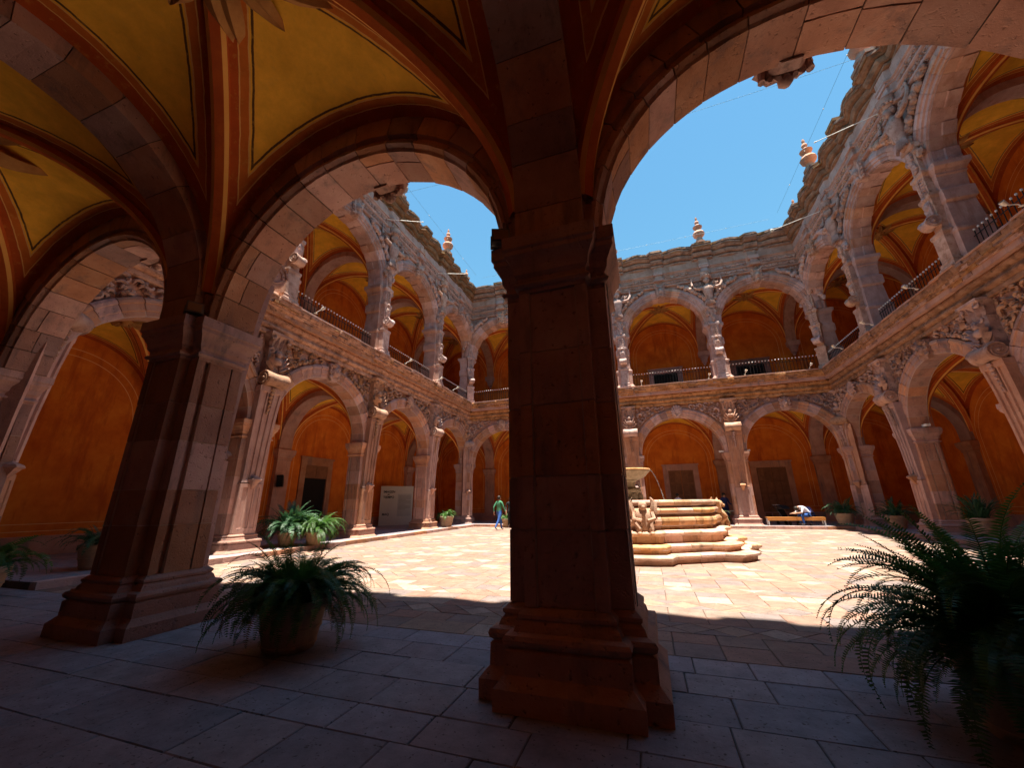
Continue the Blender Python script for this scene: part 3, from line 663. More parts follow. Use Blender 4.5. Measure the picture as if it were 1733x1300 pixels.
def door_parts(parent, u, z0, w, h, leaf, frame='stone', fw_=0.34, v=WALL, name='door'):
    d = ob(name, box_mesh('door', frame, (-w/2-fw_, -w/2, 0, .07, 0, h+fw_), (w/2, w/2+fw_, 0, .07, 0, h+fw_), (-w/2, w/2, 0, .0695, h, h+fw_), (-w/2-fw_-.06, w/2+fw_+.06, 0, .11, h+fw_, h+fw_+.09)), parent, (u, v, z0))
    if leaf == 'open':
        ob('shade_panel', box_mesh('shade_panel', 'doorway_shade_paint', (-w/2, w/2, .0, .012, 0, h*0.80)), d)  # flat dark sheet closes the doorway, shade of its interior in the colour
        ob('transom', box_mesh('transom', 'wood', (-w/2, w/2, .0, .05, h*0.80, h), (-w*.02, w*.02, .05, .065, h*.82, h*.98)), d)
    elif leaf == 'dark':
        ob('shade_panel', box_mesh('shade_panel', 'doorway_shade_paint', (-w/2, w/2, .0, .012, 0, h)), d)  # full-height dark sheet painted as the unlit interior
    else:
        for s_ in (-1, 1):
            lf = ob('door_leaf', box_mesh('door_leaf', 'wood', (.008, w/2, .0, .035, 0, h)), d, sc=(s_, 1, 1))
            for i in range(2):
                for j in range(4):
                    a = .06+(w/2-.06)*i/2; zz = .12+(h-.15)*j/4
                    ob('panel', box_mesh('panel', 'wood', (a, a+(w/2-.06)/2-.07, .035, .06, zz, zz+(h-.15)/4-.09)), lf)
    return d

def build_wing(label, loc, rz, piers, ends, near_wing=False, upper=True, doors=(), up_doors=(), corner=False, seed=1):
    rr = random.Random(seed)
    W = ob('cloister_wing', None, None, loc, (0, 0, rz)); tag(W, label, 'building', 'wings of the cloister'); W.empty_display_size = 0.5
    u0, u1 = ends
    lines = [u0]+list(piers)+[u1]
    bays = [(a, b_) for a, b_ in zip(lines[:-1], lines[1:])]
    allp = list(piers)+([u0, u1] if corner else [])
    # --- piers
    for k, u in enumerate(allp):
        isc = corner and k >= len(piers)
        p = ob('pier', ME['pier_core'], W, (u, 0, 0))
        ob('base', ME['base'], p); ob('capital', ME['capital'], p)
        for me in ME['blocks']: ob('ashlar_block', me, p)
        if isc:
            s_ = 1 if u == u0 else -1
            ps = ob('pilaster', ME['pil_die'], W, (u, 0, 0), (0, 0, -s_*PI/4))
        else:
            ps = ob('pilaster', ME['pil_die'], W, (u, 0, 0))
        ob('fluted_shaft', ME['pil_shaft'], ps); ob('volute', ME['volute'], ps, (0, 0.72, 5.46)); ob('bracket', ME['bracket'], ps)
        ob('hanging_ornament', ME['drop'], ps); ob('carved_corbel', ME['corbel'][k % 2], ps)
    # --- lower arches, spandrels, vaults
    for k, (a, b_) in enumerate(bays):
        uc = (a+b_)/2; half = (b_-a)/2
        ar = ob('arch', ME['core_near' if near_wing else 'core_low'], W, (uc, 0, 0))
        for me in ME['v_near' if near_wing else 'v_low']: ob('voussoir', me, ar)
        mb = MB(); n = 40
        for v in (VC-.06, VG+.04):
            pin = []; pout = []
            for i in range(n+1):
                t = PI*i/n; pin.append(((RO-.1)*cos(t), v, ZC+(RO-.1)*sin(t)))
                q = min((half)/max(1e-6, abs(cos(t))), (7.3-ZC)/max(1e-6, sin(t))); pout.append((q*cos(t), v, ZC+q*sin(t)))
            mb.add(pin+pout, [(i, i+1, n+2+i, n+1+i) for i in range(n)])
        ob('spandrel_wall', mb.mesh('spandrel_wall', 'stone', fix=False), W, (uc, 0, 0))
        if not near_wing:
            for s_ in (-1, 1):
                ob('carved_spandrel', ME['spandrel'][(k+s_) % 2], W, (uc+s_*(half-2.73), 0, 0), sc=(s_, 1, 1))
        ob('keystone', ME['key'][0 if (k % 2 == 1 or near_wing) else 1+(k//2) % 2], W, (uc, 0, 0))
    # --- wall band, cornice of the balcony
    allx = list(piers); mids = [(a+b_)/2 for a, b_ in bays]
    def boff(u):
        d = near(u, allx); m_ = near(u, mids)
        return (0.06 if d < 0.46 else 0.0)+(0.04 if m_ < 0.34 else 0.0)
    ob('wall_band', box_mesh('wall_band', 'stone', (u0, u1, VG+.02, VC-.05, 7.0, 8.30)), W)
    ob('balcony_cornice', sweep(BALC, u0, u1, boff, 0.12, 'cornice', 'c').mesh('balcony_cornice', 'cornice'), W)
    if not near_wing:
        vm = max(p[0] for p in BALC); u = u0+vm+.12; kk = 0
        while u < u1-vm-.35:
            w = min(rr.uniform(.75, 1.15), u1-vm-.1-u)
            ob('coping_slab', box_mesh('coping_slab', 'stone', (.006, w-.006, vm-.30, vm+.025+rr.uniform(0, .012), 8.30, 8.358)), W, (u, boff(u+w/2)*.95, rr.uniform(-.004, .004))); u += w
        for row, (z0, z1, dv) in enumerate(((7.80, 7.915, -.20), (7.93, 8.045, -.115), (8.06, 8.165, -.045), (8.18, 8.285, -.01))):
            u = u0+vm+.3
            while u < u1-vm-.5:
                w = rr.uniform(.34, .62)
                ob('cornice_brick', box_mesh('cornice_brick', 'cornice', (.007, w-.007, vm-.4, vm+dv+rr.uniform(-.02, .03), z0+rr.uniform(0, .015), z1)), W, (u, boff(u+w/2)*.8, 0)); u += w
    # --- galleries, lower storey
    ge = (u0-4.75, u1+4.75) if corner else (u0, u1)
    ob('back_wall', box_mesh('back_wall', 'unseen_dark_wall' if near_wing else 'plaster', (ge[0], ge[1], WALL-.45, WALL, -.05, ZR)), W)  # near wing's unseen wall darkened to keep reflected light off the piers
    if corner:
        for q in ((ge[0]-.45, ge[0]), (ge[1], ge[1]+.45)):
            ob('end_wall', box_mesh('end_wall', 'plaster', (q[0], q[1], WALL-.449, 0.3, -.05, ZR-.002)), W)
    ob('wall_seat', box_mesh('wall_seat', 'stone', (ge[0], ge[1], WALL, WALL+.05, 0, .62), (ge[0], ge[1], WALL, WALL+.07, .62, .68)), W)
    ob('upper_floor', box_mesh('upper_floor', 'stone', (ge[0], ge[1], WALL, VC+.30, 7.75, ZF)), W)
    ob('roof_slab', box_mesh('roof_slab', 'stone', (ge[0], ge[1], WALL-.45, VC-.06, 15.6, 16.9)), W)
    vav = (VG-WALL)/2; vvc = (VG+WALL)/2
    gb = list(bays)
    if corner: gb = [(u0-4.75, u0)]+gb+[(u1, u1+4.75)]
    vc = {}
    for lvl in ((0, 1) if upper else (0,)):
        zs, h, dm = ((LZS, LH, LD), (UZS, UH, UD))[lvl]; tw = (0.36, 0.30)[lvl]
        for (a, b_) in gb:
            endb = corner and (a < u0-.1 or b_ > u1+.1)
            aa, bb = (a+(tw if not (endb and a < u0) else 0), b_-(tw if not (endb and b_ > u1) else 0))
            au = (bb-aa)/2; key = (round(au, 3), lvl)
            if key not in vc:
                vc[key] = (vault_mesh(au, vav, zs, h, dm, ('vault_paint', 'vault_paint_upper')[lvl]), rib_mesh(au, vav, zs, h, dm))
            V = ob('vault', vc[key][0], W, ((aa+bb)/2, vvc, 0))
            for sx in (-1, 1):
                for sy in (-1, 1): ob('rib', vc[key][1], V, sc=(sx, sy, 1))
            zb = zs+h+dm
            ob('boss', ME['boss'], V, (0, 0, zb+.04))
            for i in range(10):
                ob('boss_leaf', ME['boss_leaf'], V, (0, 0, zb+.05), (0, 0, 2*PI*(i+.5)/10+rr.uniform(-.08, .08)), ((rr.uniform(1.0, 1.4) if near_wing else rr.uniform(.65, .9)),)*3)
            r1 = min(2.0, au-.22)
            for r_, wd in ((r1+.20, .022), (r1-.02, .022)):
                if lvl == 0: st = arch_strip(r_, r_+wd, LZS-.32, 1.02, WALL+.004)
                else: st = arch_strip(r_, r_+wd, UZS-.28, ZF+.6, WALL+.004)
                ob('painted_line', st.mesh('painted_line', 'paint_line', fix=False), W, ((aa+bb)/2, 0, 0))
            if lvl == 0:
                w2 = (b_-a)/2-.45
                ob('painted_line', box_mesh('painted_line', 'paint_line', (-w2, w2, WALL, WALL+.004, 1.0, 1.02), (-w2, w2, WALL, WALL+.004, .80, .82)), W, ((a+b_)/2, 0, 0))
        tl = list(piers)+([u0, u1] if corner else [u0, u1])
        for u in tl:
            if lvl == 0:
                if near_wing and abs(u) < 12:
                    t = ob('transverse_arch', ME['trans_core'], W, (u, TVC, 0))
                    for me in ME['v_trans']:
                        ob('voussoir', me, t, rot=(0, 0, PI/2))
                    for me in ME['trans_leg']: ob('springer', me, t, rot=(0, 0, PI/2))
                else:
                    ob('transverse_arch', ME['trans_low'], W, (u, TVC, 0))
                ob('respond', ME['respond'], W, (u, 0, 0))
            else:
                ob('transverse_arch', ME['trans_up'], W, (u, vvc-.02, 0)); ob('wall_corbel', ME['up_corbel'], W, (u, 0, 0))
    for d in doors: door_parts(W, *d)
    # --- upper storey
    if upper:
        for k, u in enumerate(allp):
            isc = corner and k >= len(piers)
            p = ob('upper_pillar', ME['up_pillar'], W, (u, 0, 0))
            rot = (0, 0, -(1 if u == u0 else -1)*PI/4) if isc else (0, 0, 0)
            f = ob('estipite', ME['up_front'], W, (u, 0, 0), rot)
            ob('volute', ME['up_volute'], f, (0, .86, 10.08)); ob('carved_figure', ME['up_fig'], f)
            if not isc:
                ob('caryatid', ME['herm'], W, (u, 0, 0))
            ob('pinnacle', ME['pinnacle'], W, (u, 0.92 if not isc else .6, 17.58), sc=(1.1, 1.1, 1.3))
        kr = {}
        for k, (a, b_) in enumerate(bays):
            uc = (a+b_)/2; half = (b_-a)/2
            ar = ob('upper_arch', ME['core_up'], W, (uc, 0, 0))
            for me in ME['v_up']: ob('voussoir', me, ar)
            mb = MB(); n = 40
            for v in (VC+.04, VG):
                pin = []; pout = []
                for i in range(n+1):
                    t = PI*i/n; pin.append(((URO-.2)*cos(t), v, UZC+(URO-.2)*sin(t)))
                    q = min(half/max(1e-6, abs(cos(t))), (15.3-UZC)/max(1e-6, sin(t))); pout.append((q*cos(t), v, UZC+q*sin(t)))
                mb.add(pin+pout, [(i, i+1, n+2+i, n+1+i) for i in range(n)])
            ob('upper_spandrel', mb.mesh('upper_spandrel', 'stone_grey', fix=False), W, (uc, 0, 0))
            for s_ in (-1, 1):
                ob('garland', ME['garland'][(k+s_) % 2], W, (uc, 0, 0), sc=(s_, 1, 1))
                ob('carved_spandrel', ME['up_spandrel'][(k+s_) % 2], W, (uc+s_*(half-2.73), 0, 0), sc=(s_, 1, 1))
            ob('keystone', ME['up_key'], W, (uc, 0, 0))
            ob('frieze_relief', ME['frieze_relief'], W, (uc, 0, 0))
            kk = round(half, 3)
            if kk not in kr: kr[kk] = railing(half, 0.46)
            rl = ob('railing', kr[kk][0], W, (uc, 0, 0)); ob('knob_row', kr[kk][1], rl)['kind'] = 'stuff'
        for d in up_doors: door_parts(W, *d)
        def foff(u):
            d = near(u, allx); m_ = near(u, mids); return 0.16 if d < .34 else (0.10 if m_ < .30 else 0)
        ob('frieze', sweep(FRZ, u0, u1, foff, 0.12, 'stone_grey', 'f').mesh('frieze', 'stone_grey'), W)
        for u in mids+list(piers):
            for (z0, z1, w, v) in ((15.52, 15.66, .30, .80), (15.66, 15.95, .20, .74), (15.95, 16.20, .28, .80)):
                ob('frieze_block', box_mesh('frieze_block', 'stone_grey', (-w, w, .5, v, z0, z1)), W, (u, 0, 0))
    else:
        ob('upper_wall', box_mesh('upper_wall', 'stone_grey', (u0, u1, VG, VC, ZF, ZR+.1)), W)
    def roff(u):
        d = near(u, allx+[u0, u1]); m_ = near(u, mids)
        if d < .60: return 0.14 if near_wing else 0.22
        if m_ < .40: return 0.12 if near_wing else 0.20
        s_ = (d-.60)/max(.1, (d+m_-1.0))
        return (0.12 if near_wing else 0.24)*sin(PI*s_)**2-(0.02 if near_wing else 0.10)
    ob('roof_cornice', sweep(RFC, u0, u1, roff, 0.10, 'roof_cornice', 'r').mesh('roof_cornice', 'roof_cornice'), W)
    if upper:
        vm = max(p[0] for p in RFC)
        for z0, z1, dv in ((17.26, 17.40, -.03), (17.44, 17.60, .02)):
            u = u0+vm+.3
            while u < u1-vm-.5:
                w = rr.uniform(.40, .62); um = u+w/2; e0, e1 = roff(u+.04), roff(u+w-.04)
                if abs(e0-e1) > .09: w *= .5; e1 = roff(u+w-.04)
                mb = MB(); f = lambda e: vm+dv+e*.95+rr.uniform(-.012, .012)
                mb.loft([[(.008, .5, z0), (w-.008, .5, z0), (w-.008, f(e1), z0+.01), (.008, f(e0), z0+.01)], [(.008, .5, z1), (w-.008, .5, z1), (w-.008, f(e1), z1), (.008, f(e0), z1)]])
                ob('cornice_stone', mb.mesh('cornice_stone', 'roof_cornice'), W, (u, 0, rr.uniform(-.006, .006))); u += w
    ob('roof_parapet', box_mesh('roof_parapet', 'stone', (ge[0], ge[1], WALL-.45, .26, 16.9, 17.55)), W)
    return W

XL, XR = -11.5, 11.28
near_w = build_wing('near arcade wing with dark stone piers and painted vaults overhead', (0, 0, 0), 0, (-5.66, 0.03, 5.6), (XL, XR), True, False, corner=True, seed=2,
                    doors=((-2.8, 0, 2.0, 3.3, 'wood'), (2.8, 0, 2.0, 3.3, 'wood'), (8.4, 0, 2.0, 3.3, 'wood')))  # doors added on the unseen wall to lower light reflected at the piers
north = build_wing('far arcade wing behind the fountain with wooden doors and caryatids', (0, DEPTH, 0), PI, (-5.6, 0, 5.6), (-XR, -XL), corner=True, seed=3,
                   doors=((-2.93, 0.13, 1.62, 3.35, 'wood'), (-8.45, 0.13, 1.7, 3.35, 'wood'), (2.8, .13, 1.6, 3.3, 'dark')), up_doors=((-2.8, ZF, 1.7, 2.35, 'dark'), (-8.45, ZF, 1.8, 2.35, 'dark')))
west = build_wing('left arcade wing with sunlit pilasters, dark doorway and display board', (XL, DEPTH/2, 0), -PI/2, (-5.46, 0, 5.46), (-DEPTH/2, DEPTH/2), seed=4,
                  doors=((DEPTH/2-13.2, 0.13, 1.5, 3.35, 'open'),), up_doors=())
east = build_wing('right arcade wing in shade, its balcony climbing out of the frame', (XR, DEPTH/2, 0), PI/2, (-5.46, 0, 5.46), (-DEPTH/2, DEPTH/2), seed=5)

# ------------------------------------------------------------------ ground, pavements
g = ob('ground', box_mesh('ground', 'mortar_dark', (-400, 400, -400, 400, -0.30, -0.06))); tag(g, None, kind='structure')
cvis = []
def slab_mesh(pts, th=0.05, ch=0.006):
    """one paving slab with chamfered top edge, outline pts in order"""
    cx = sum(p[0] for p in pts)/len(pts); cy_ = sum(p[1] for p in pts)/len(pts)
    q = [((x-cx), (y-cy_)) for x, y in pts]
    def sh_(d):
        out = []
        for x, y in q:
            l = math.hypot(x, y); k = max(0, (l-d*1.4)/l); out.append((x*k, y*k))
        return out
    mb = MB(); mb.loft([[(x, y, -th) for x, y in sh_(.004)], [(x, y, -ch) for x, y in sh_(.004)], [(x, y, 0) for x, y in sh_(.004+ch)]])
    return mb, cx, cy_
def pave(polys, name, mat, mat_far, parent, limit, z=0.0, key=None, jz=0.002):
    """the slabs that show largest become objects, the rest one joined part"""
    cam_p = M.translation
    def score(pl):
        cx = sum(p[0] for p in pl)/len(pl); cy_ = sum(p[1] for p in pl)/len(pl); d = Vector((cx, cy_, z))-cam_p
        f = d.dot(fw)
        if f < 0.4 or abs(d.dot(r2)/f) > 1.42 or abs(d.dot(u2)/f) > 1.05: return 1e9
        return d.length
    ps = sorted(polys, key=score); rr = random.Random(5); big = ps[:limit]; rest = ps[limit:]
    cache = {}
    for pl in big:
        k = tuple((round(x-pl[0][0], 3), round(y-pl[0][1], 3)) for x, y in pl)
        mb, cx, cy_ = slab_mesh(pl)
        if k not in cache: cache[k] = mb.mesh(name, mat)
        ob(name, cache[k], parent, (cx, cy_, z+rr.uniform(-jz, jz)), (rr.uniform(-.0012, .0012), rr.uniform(-.0012, .0012), rr.uniform(-.003, .003)))
    if rest:
        mb = MB(); tint = []
        for pl in rest:
            m1, cx, cy_ = slab_mesh(pl); dz = z+rr.uniform(-jz, jz); f0 = len(mb.f)
            mb.add([(x+cx, y+cy_, zz+dz) for x, y, zz in m1.v], m1.f); tint += [rr.random()]*len(m1.v)
        me = mb.mesh('far_'+name+'s', mat_far, fix=False); at = me.attributes.new('tint', 'FLOAT', 'POINT'); at.data.foreach_set('value', tint)
        o = ob('distant_paving', me, parent); o['kind'] = 'stuff'
# courtyard paving
court = ob('courtyard_pavement', box_mesh('courtyard_pavement', 'mortar_dark', (XL+1.35, XR-1.35, 0.93, DEPTH-1.35, -0.055, -0.010))); tag(court, None, kind='structure')
polys = []; y = 0.95; row = 0
rp_ = random.Random(12)
while y < DEPTH-1.37:
    if row == 0: hgt = .42
    else: hgt = rp_.choice((.34, .38, .42))
    y1 = min(y+hgt, DEPTH-1.36); x = XL+1.36; cw = 0.45; n = int((XR-XL-2.72)/cw); cw = (XR-XL-2.72)/n
    if row % 3 == 2 and y1-y > .3:
        for i in range(n):
            xa = x+i*cw; xm = xa+cw/2; ym = (y+y1)/2
            polys.append([(xa, ym), (xm, y), (xa+cw, ym), (xm, y1)])
            if i < n-1:
                polys.append([(xm, y), (xm+cw, y), (xa+cw, ym)]); polys.append([(xm, y1), (xa+cw, ym), (xm+cw, y1)])
    elif row % 3 == 1:
        for i in range(n):
            xa = x+i*cw; polys.append([(xa, y), (xa+cw, y), (xa+cw, y1), (xa, y1)])
    else:
        i = 0
        while i < n:
            k = 2 if rp_.random() < .08 and i < n-1 else 1
            xa = x+i*cw; polys.append([(xa, y), (xa+cw*k, y), (xa+cw*k, y1), (xa, y1)]); i += k
    y = y1; row += 1
pave(polys, 'paving_slab', 'slab_court', 'slab_court_far', court, 290)
# near gallery paving, level with the courtyard
gal = ob('gallery_pavement', box_mesh('gallery_pavement', 'mortar_dark', (XL-4.7, XR+4.7, WALL+.01, 0.93, -0.058, -0.012))); tag(gal, None, kind='structure')
polys = []
def rows(ys, x0, x1, wmin, wmax, seed):
    rr = random.Random(seed)
    for ya, yb in zip(ys[:-1], ys[1:]):
        x = x0-rr.uniform(0, .5)
        while x < x1:
            w = rr.uniform(wmin, wmax); polys.append([(x, ya), (x+w, ya), (x+w, yb), (x, yb)]); x += w
rows([WALL+.02, -4.1, -3.45, -2.8, -2.2, -1.62, -1.10, -.74, -.28, .16, .56, .94], XL-4.1, XR+4, .46, .82, 4)
pave(polys, 'gallery_slab', 'slab_gallery', 'slab_gallery_far', gal, 200, 0.0, jz=.003)
# raised galleries of the other wings with their kerbs
def gallery_floor(name, x0, x1, y0, y1):
    f = ob(name, box_mesh(name, 'mortar_dark', (x0, x1, y0, y1, -0.05, 0.118))); tag(f, None, kind='structure')
    global polys
    polys = []; rr = random.Random(9); y = y0
    while y < y1-.05:
        yb = min(y+.72, y1); x = x0
        while x < x1-.05:
            xb = min(x+rr.uniform(.6, .9), x1); polys.append([(x, y), (xb, y), (xb, yb), (x, yb)]); x = xb
        y = yb
    pave(polys, 'gallery_slab', 'slab_gallery', 'slab_gallery_far', f, 24, 0.13)
    return f
K = 1.34
fw_ = gallery_floor('left_gallery_floor', XL-4.74, XL+K-.22, 0.95, DEPTH-K+.2)
fn_ = gallery_floor('far_gallery_floor', XL-4.74, XR+4.74, DEPTH-K+.22, DEPTH+4.74)
fe_ = gallery_floor('right_gallery_floor', XR-K+.22, XR+4.74, 0.95, DEPTH-K+.2)
def kerb(parent, axis, c, a, b_):
    n = int((b_-a)/1.1); d = (b_-a)/n
    for i in range(n):
        q0, q1 = a+i*d+.006, a+(i+1)*d-.006
        dims = (c-.11, c+.11, q0, q1, -.05, .136) if axis == 'y' else (q0, q1, c-.11, c+.11, -.05, .136)
        ob('kerb_stone', box_mesh('kerb_stone', 'stone', dims), parent)
kerb(fw_, 'y', XL+K-.11, 0.95, DEPTH-K); kerb(fe_, 'y', XR-K+.11, 0.95, DEPTH-K); kerb(fn_, 'x', DEPTH-K+.11, XL+K, XR-K)


# ------------------------------------------------------------------ fountain
FX, FY = 0.10, 10.0
def f_out(r, bump=0.0, z=0.0, bw=0.12):
    pts = []
    for k in range(8):
        a = R(-81+45*k)
        for da, rr_ in ((-bw-.07, r), (-bw, r+bump), (bw, r+bump), (bw+.07, r)): pts.append((rr_*cos(a+da), rr_*sin(a+da), z))
    return pts
ft = ob('fountain', None, None, (FX, FY, 0)); tag(ft, 'pink stone fountain with lobed steps and raised bowl in the courtyard', 'fountain')
def f_ring(name, prof, mat, parent, rin):
    """a course of the fountain: mortar core and its single stones, a corner stone and two side stones for each of the eight sides"""
    mb = MB(); mb.loft([f_out(r-.014, b_, z-(.012 if i else 0)) for i, (r, b_, z) in enumerate(prof)]); core = ob(name, mb.mesh(name, 'mortar'), parent)
    rr = random.Random(len(prof)*7)
    def sect(a, w):
        pts = [((r+b_*w)*cos(a), (r+b_*w)*sin(a), z) for r, b_, z in prof]
        return pts+[(rin*cos(a), rin*sin(a), prof[-1][2]-.002), (rin*cos(a), rin*sin(a), prof[0][2])]
    def stone(sts):
        m_ = MB(); j = rr.uniform(-.008, .008); m_.loft([[(x*(1+j*.3), y_*(1+j*.3), z+j*.25) for x, y_, z in q] for q in sts]); ob(name+'_stone', m_.mesh(name+'_stone', mat), core)
    bw = .12; g_ = .006/prof[0][0]
    for k in range(8):
        a = R(-81+45*k)
        stone([sect(a-bw-.07+g_, 0), sect(a-bw, 1), sect(a, 1.06), sect(a+bw, 1), sect(a+bw+.07-g_, 0)])
        p0, p1 = sect(a+bw+.07+g_, 0), sect(a+R(45)-bw-.07-g_, 0); c = rr.uniform(.40, .60)
        L_ = lambda t: [tuple(Vector(x).lerp(Vector(y_), t)) for x, y_ in zip(p0, p1)]
        stone([L_(0), L_(c*.5), L_(c-.006)]); stone([L_(c+.006), L_((1+c)*.5), L_(1)])
    return core
f_ring('lower_step', [(3.16, .30, -.04), (3.18, .30, .10), (3.22, .31, .115), (3.25, .32, .14), (3.25, .32, .18), (3.22, .30, .205), (2.9, .2, .21)], 'fount_stone', ft, 2.5)
f_ring('upper_step', [(2.86, .26, .15), (2.87, .26, .29), (2.91, .27, .31), (2.94, .28, .335), (2.94, .28, .375), (2.91, .26, .40), (2.6, .1, .405)], 'fount_stone', ft, 2.2)
f_ring('plinth', [(2.56, .16, .36), (2.56, .16, .58), (2.62, .17, .60), (2.66, .18, .63), (2.66, .18, .66), (2.60, .16, .70), (2.50, .12, .715), (2.4, .1, .72)], 'fount_stone', ft, 2.1)
f_ring('basin_foot', [(2.40, .10, .66), (2.40, .10, .80), (2.46, .12, .83), (2.50, .12, .88), (2.515, .12, .94), (2.50, .12, 1.0), (2.45, .12, 1.05), (2.36, .10, 1.08)], 'fount_stone', ft, 2.1)
f_ring('basin_band', [(2.36, .10, 1.06), (2.36, .10, 1.10), (2.43, .12, 1.12), (2.475, .12, 1.155), (2.49, .12, 1.20), (2.47, .12, 1.24), (2.42, .12, 1.27), (2.34, .10, 1.285)], 'fount_stone', ft, 2.1)
f_ring('basin_rim', [(2.34, .10, 1.27), (2.34, .10, 1.305), (2.41, .10, 1.325), (2.45, .12, 1.36), (2.46, .12, 1.40), (2.45, .12, 1.435), (2.42, .10, 1.46), (2.34, .08, 1.468), (2.2, .04, 1.45)], 'fount_stone', ft, 2.1)
ob('water_surface', MB().lathe([(2.2, 0), (2.2, .01), (.02, .012)], 40, (0, 0, 1.36)).mesh('water_surface', 'water'), ft)
stem = MB(); stem.lathe([(.55, .9), (.55, 1.2), (.42, 1.3), (.30, 1.42), (.26, 1.6), (.34, 1.72), (.34, 1.80), (.22, 1.88), (.20, 2.02), (.30, 2.10), (.24, 2.16)], 16)
for k in range(6):
    a = PI*k/3; stem.blob((.30*cos(a), .30*sin(a), 1.55), .13, 8, 6, (1, 1, 1.3)); stem.blob((.29*cos(a), .29*sin(a), 1.78), .08, 7, 5)
ob('stem', stem.mesh('stem', 'moss_stone', True), ft)
ob('bowl', MB().lathe([(.18, 2.08), (.36, 2.12), (.56, 2.22), (.63, 2.30), (.66, 2.33), (.70, 2.36), (.71, 2.41), (.69, 2.445), (.64, 2.45), (.5, 2.36), (.1, 2.32)], 32).mesh('bowl', 'moss_stone', True), ft)
ob('bowl_rim', MB().lathe([(.685, 2.40), (.722, 2.405), (.73, 2.43), (.715, 2.455), (.64, 2.462), (.63, 2.44)], 32).mesh('bowl_rim', 'fount_stone', True), ft)
for k in range(4):
    a = R(-20+90*k); mb = MB(); pts = []
    for i in range(16):
        t = i/15; q = .70+.42*t; pts.append((q*cos(a), q*sin(a), 2.42-1.06*t*t))
    mb.tube(pts, [.011+.006*sin(i*2.1) for i in range(16)], 5); ob('water_jet', mb.mesh('water_jet', 'water', True), ft)
def statue():
    """crouching figure with raised wings on a block"""
    mb = MB(); mb.box(-.20, .20, -.12, .12, .40, .66)
    mb.loft([[(w*cos(2*PI*k/10), d*sin(2*PI*k/10)+y, z) for k in range(10)] for w, d, y, z in ((.16, .12, .02, .64), (.20, .16, .0, .74), (.17, .15, .01, .88), (.19, .15, .0, 1.02), (.15, .12, .0, 1.12), (.07, .07, -.02, 1.17))])
    mb.blob((0, -.06, 1.24), .105, 10, 7, (.9, 1.05, 1.05)); mb.blob((0, -.17, 1.21), .045)
    for s_ in (-1, 1):
        mb.tube([(s_*.10, .0, .78), (s_*.15, -.15, .90), (s_*.13, -.17, .76), (s_*.13, -.16, .66)], [.09, .075, .06, .055], 7); mb.blob((s_*.13, -.20, .67), .06, 7, 4, (.8, 1.3, .6))
        mb.tube([(s_*.18, -.02, 1.08), (s_*.22, -.10, .96), (s_*.06, -.19, .92)], [.06, .05, .04], 7)
        leafy = [(s_*.12, .06, .95), (s_*.24, .06, 1.12), (s_*.27, .05, 1.30), (s_*.20, .04, 1.42)]
        mb.tube(leafy, [.07, .10, .07, .015], 6)
    return mb
ME['statue'] = statue().mesh('statue', 'fount_stone', True)
for k in range(4):
    a = R(-81+90*k); ob('statue', ME['statue'], ft, (2.60*cos(a), 2.60*sin(a), -.10), (0, 0, a+PI/2), (1.15, 1.15, 1.15))

# ------------------------------------------------------------------ potted ferns
def frond(L_, a0, bend, pl, pairs, seed, width=.011):
    rr = random.Random(seed); mb = MB(); P = []; T = []; x = z = y = 0.0; n = 26; side = rr.uniform(-.18, .18)
    for i in range(n+1):
        t = i/n; a = a0-bend*t**1.25; P.append(Vector((x, y, z))); T.append(Vector((cos(a), side*t, sin(a))).normalized())
        x += cos(a)*L_/n; z += sin(a)*L_/n; y += side*t*L_/n
    mb.tube(P[::2], [.006*(1-.8*i/13) for i in range(14)][:len(P[::2])], 4)
    for k in range(pairs):
        t = .10+.89*k/(pairs-1); f = t*n; i = min(n-1, int(f)); p = P[i].lerp(P[i+1], f-i); d = T[i]
        l = pl*min(1.0, .45+2.6*t)*(1-t**1.9)**.75*rr.uniform(.88, 1.1)+.008
        nrm = d.cross(Vector((0, 1, 0))).normalized()
        for s_ in (-1, 1):
            if rr.random() < .05: continue
            ydir = Vector((0, s_, 0)); e = (ydir*1.0+d*.28+nrm*rr.uniform(-.05, .28)).normalized()
            w = d*width*(1 if t < .9 else .6)
            mb.add([p-w, p+e*l*.55-w*.8+nrm*.004, p+e*l, p+e*l*.55+w*.9+nrm*.004, p+w], [(0, 1, 3, 4), (1, 2, 3)])
    return mb
def frond_set(mat, specs, pl, pairs, w, s0):
    return [frond(L_, R(a0), R(bd), pl, pairs, s0+i, w).mesh('frond', mat, fix=False) for i, (L_, a0, bd) in enumerate(specs)]
FR_NEAR = frond_set('fern_leaf', [(1.0, 74, 125), (1.05, 62, 150), (.95, 46, 138), (1.1, 55, 158), (.80, 86, 62), (.95, 34, 128), (.7, 70, 105), (1.15, 58, 150), (.9, 20, 112), (.8, 50, 90)], .105, 48, .0062, 10)
FR_NEAR += frond_set('fern_dry', [(.8, 40, 150)], .085, 40, .005, 25)
FR_UP = FR_NEAR[1:4]+frond_set('fern_leaf', [(1.0, 18, 108), (1.05, 34, 124), (.95, 2, 90), (1.1, 26, 116), (.9, 10, 100), (1.0, 44, 136)], .11, 50, .0066, 140)+frond_set('fern_leaf', [(1.05, 84, 62), (1.0, 76, 80), (1.1, 68, 95), (.95, 80, 50), (1.0, 62, 80), (1.05, 72, 110)], .115, 50, .0066, 110)
FR_MID = frond_set('fern_leaf', [(1.0, 74, 140), (.9, 62, 150), (.85, 46, 138), (.75, 85, 70), (.95, 36, 125)], .12, 26, .012, 40)
FR_DARK = frond_set('fern_dark', [(1.0, 76, 120), (.9, 62, 140), (.85, 50, 125), (.85, 85, 60), (.95, 40, 110)], .12, 24, .013, 60)
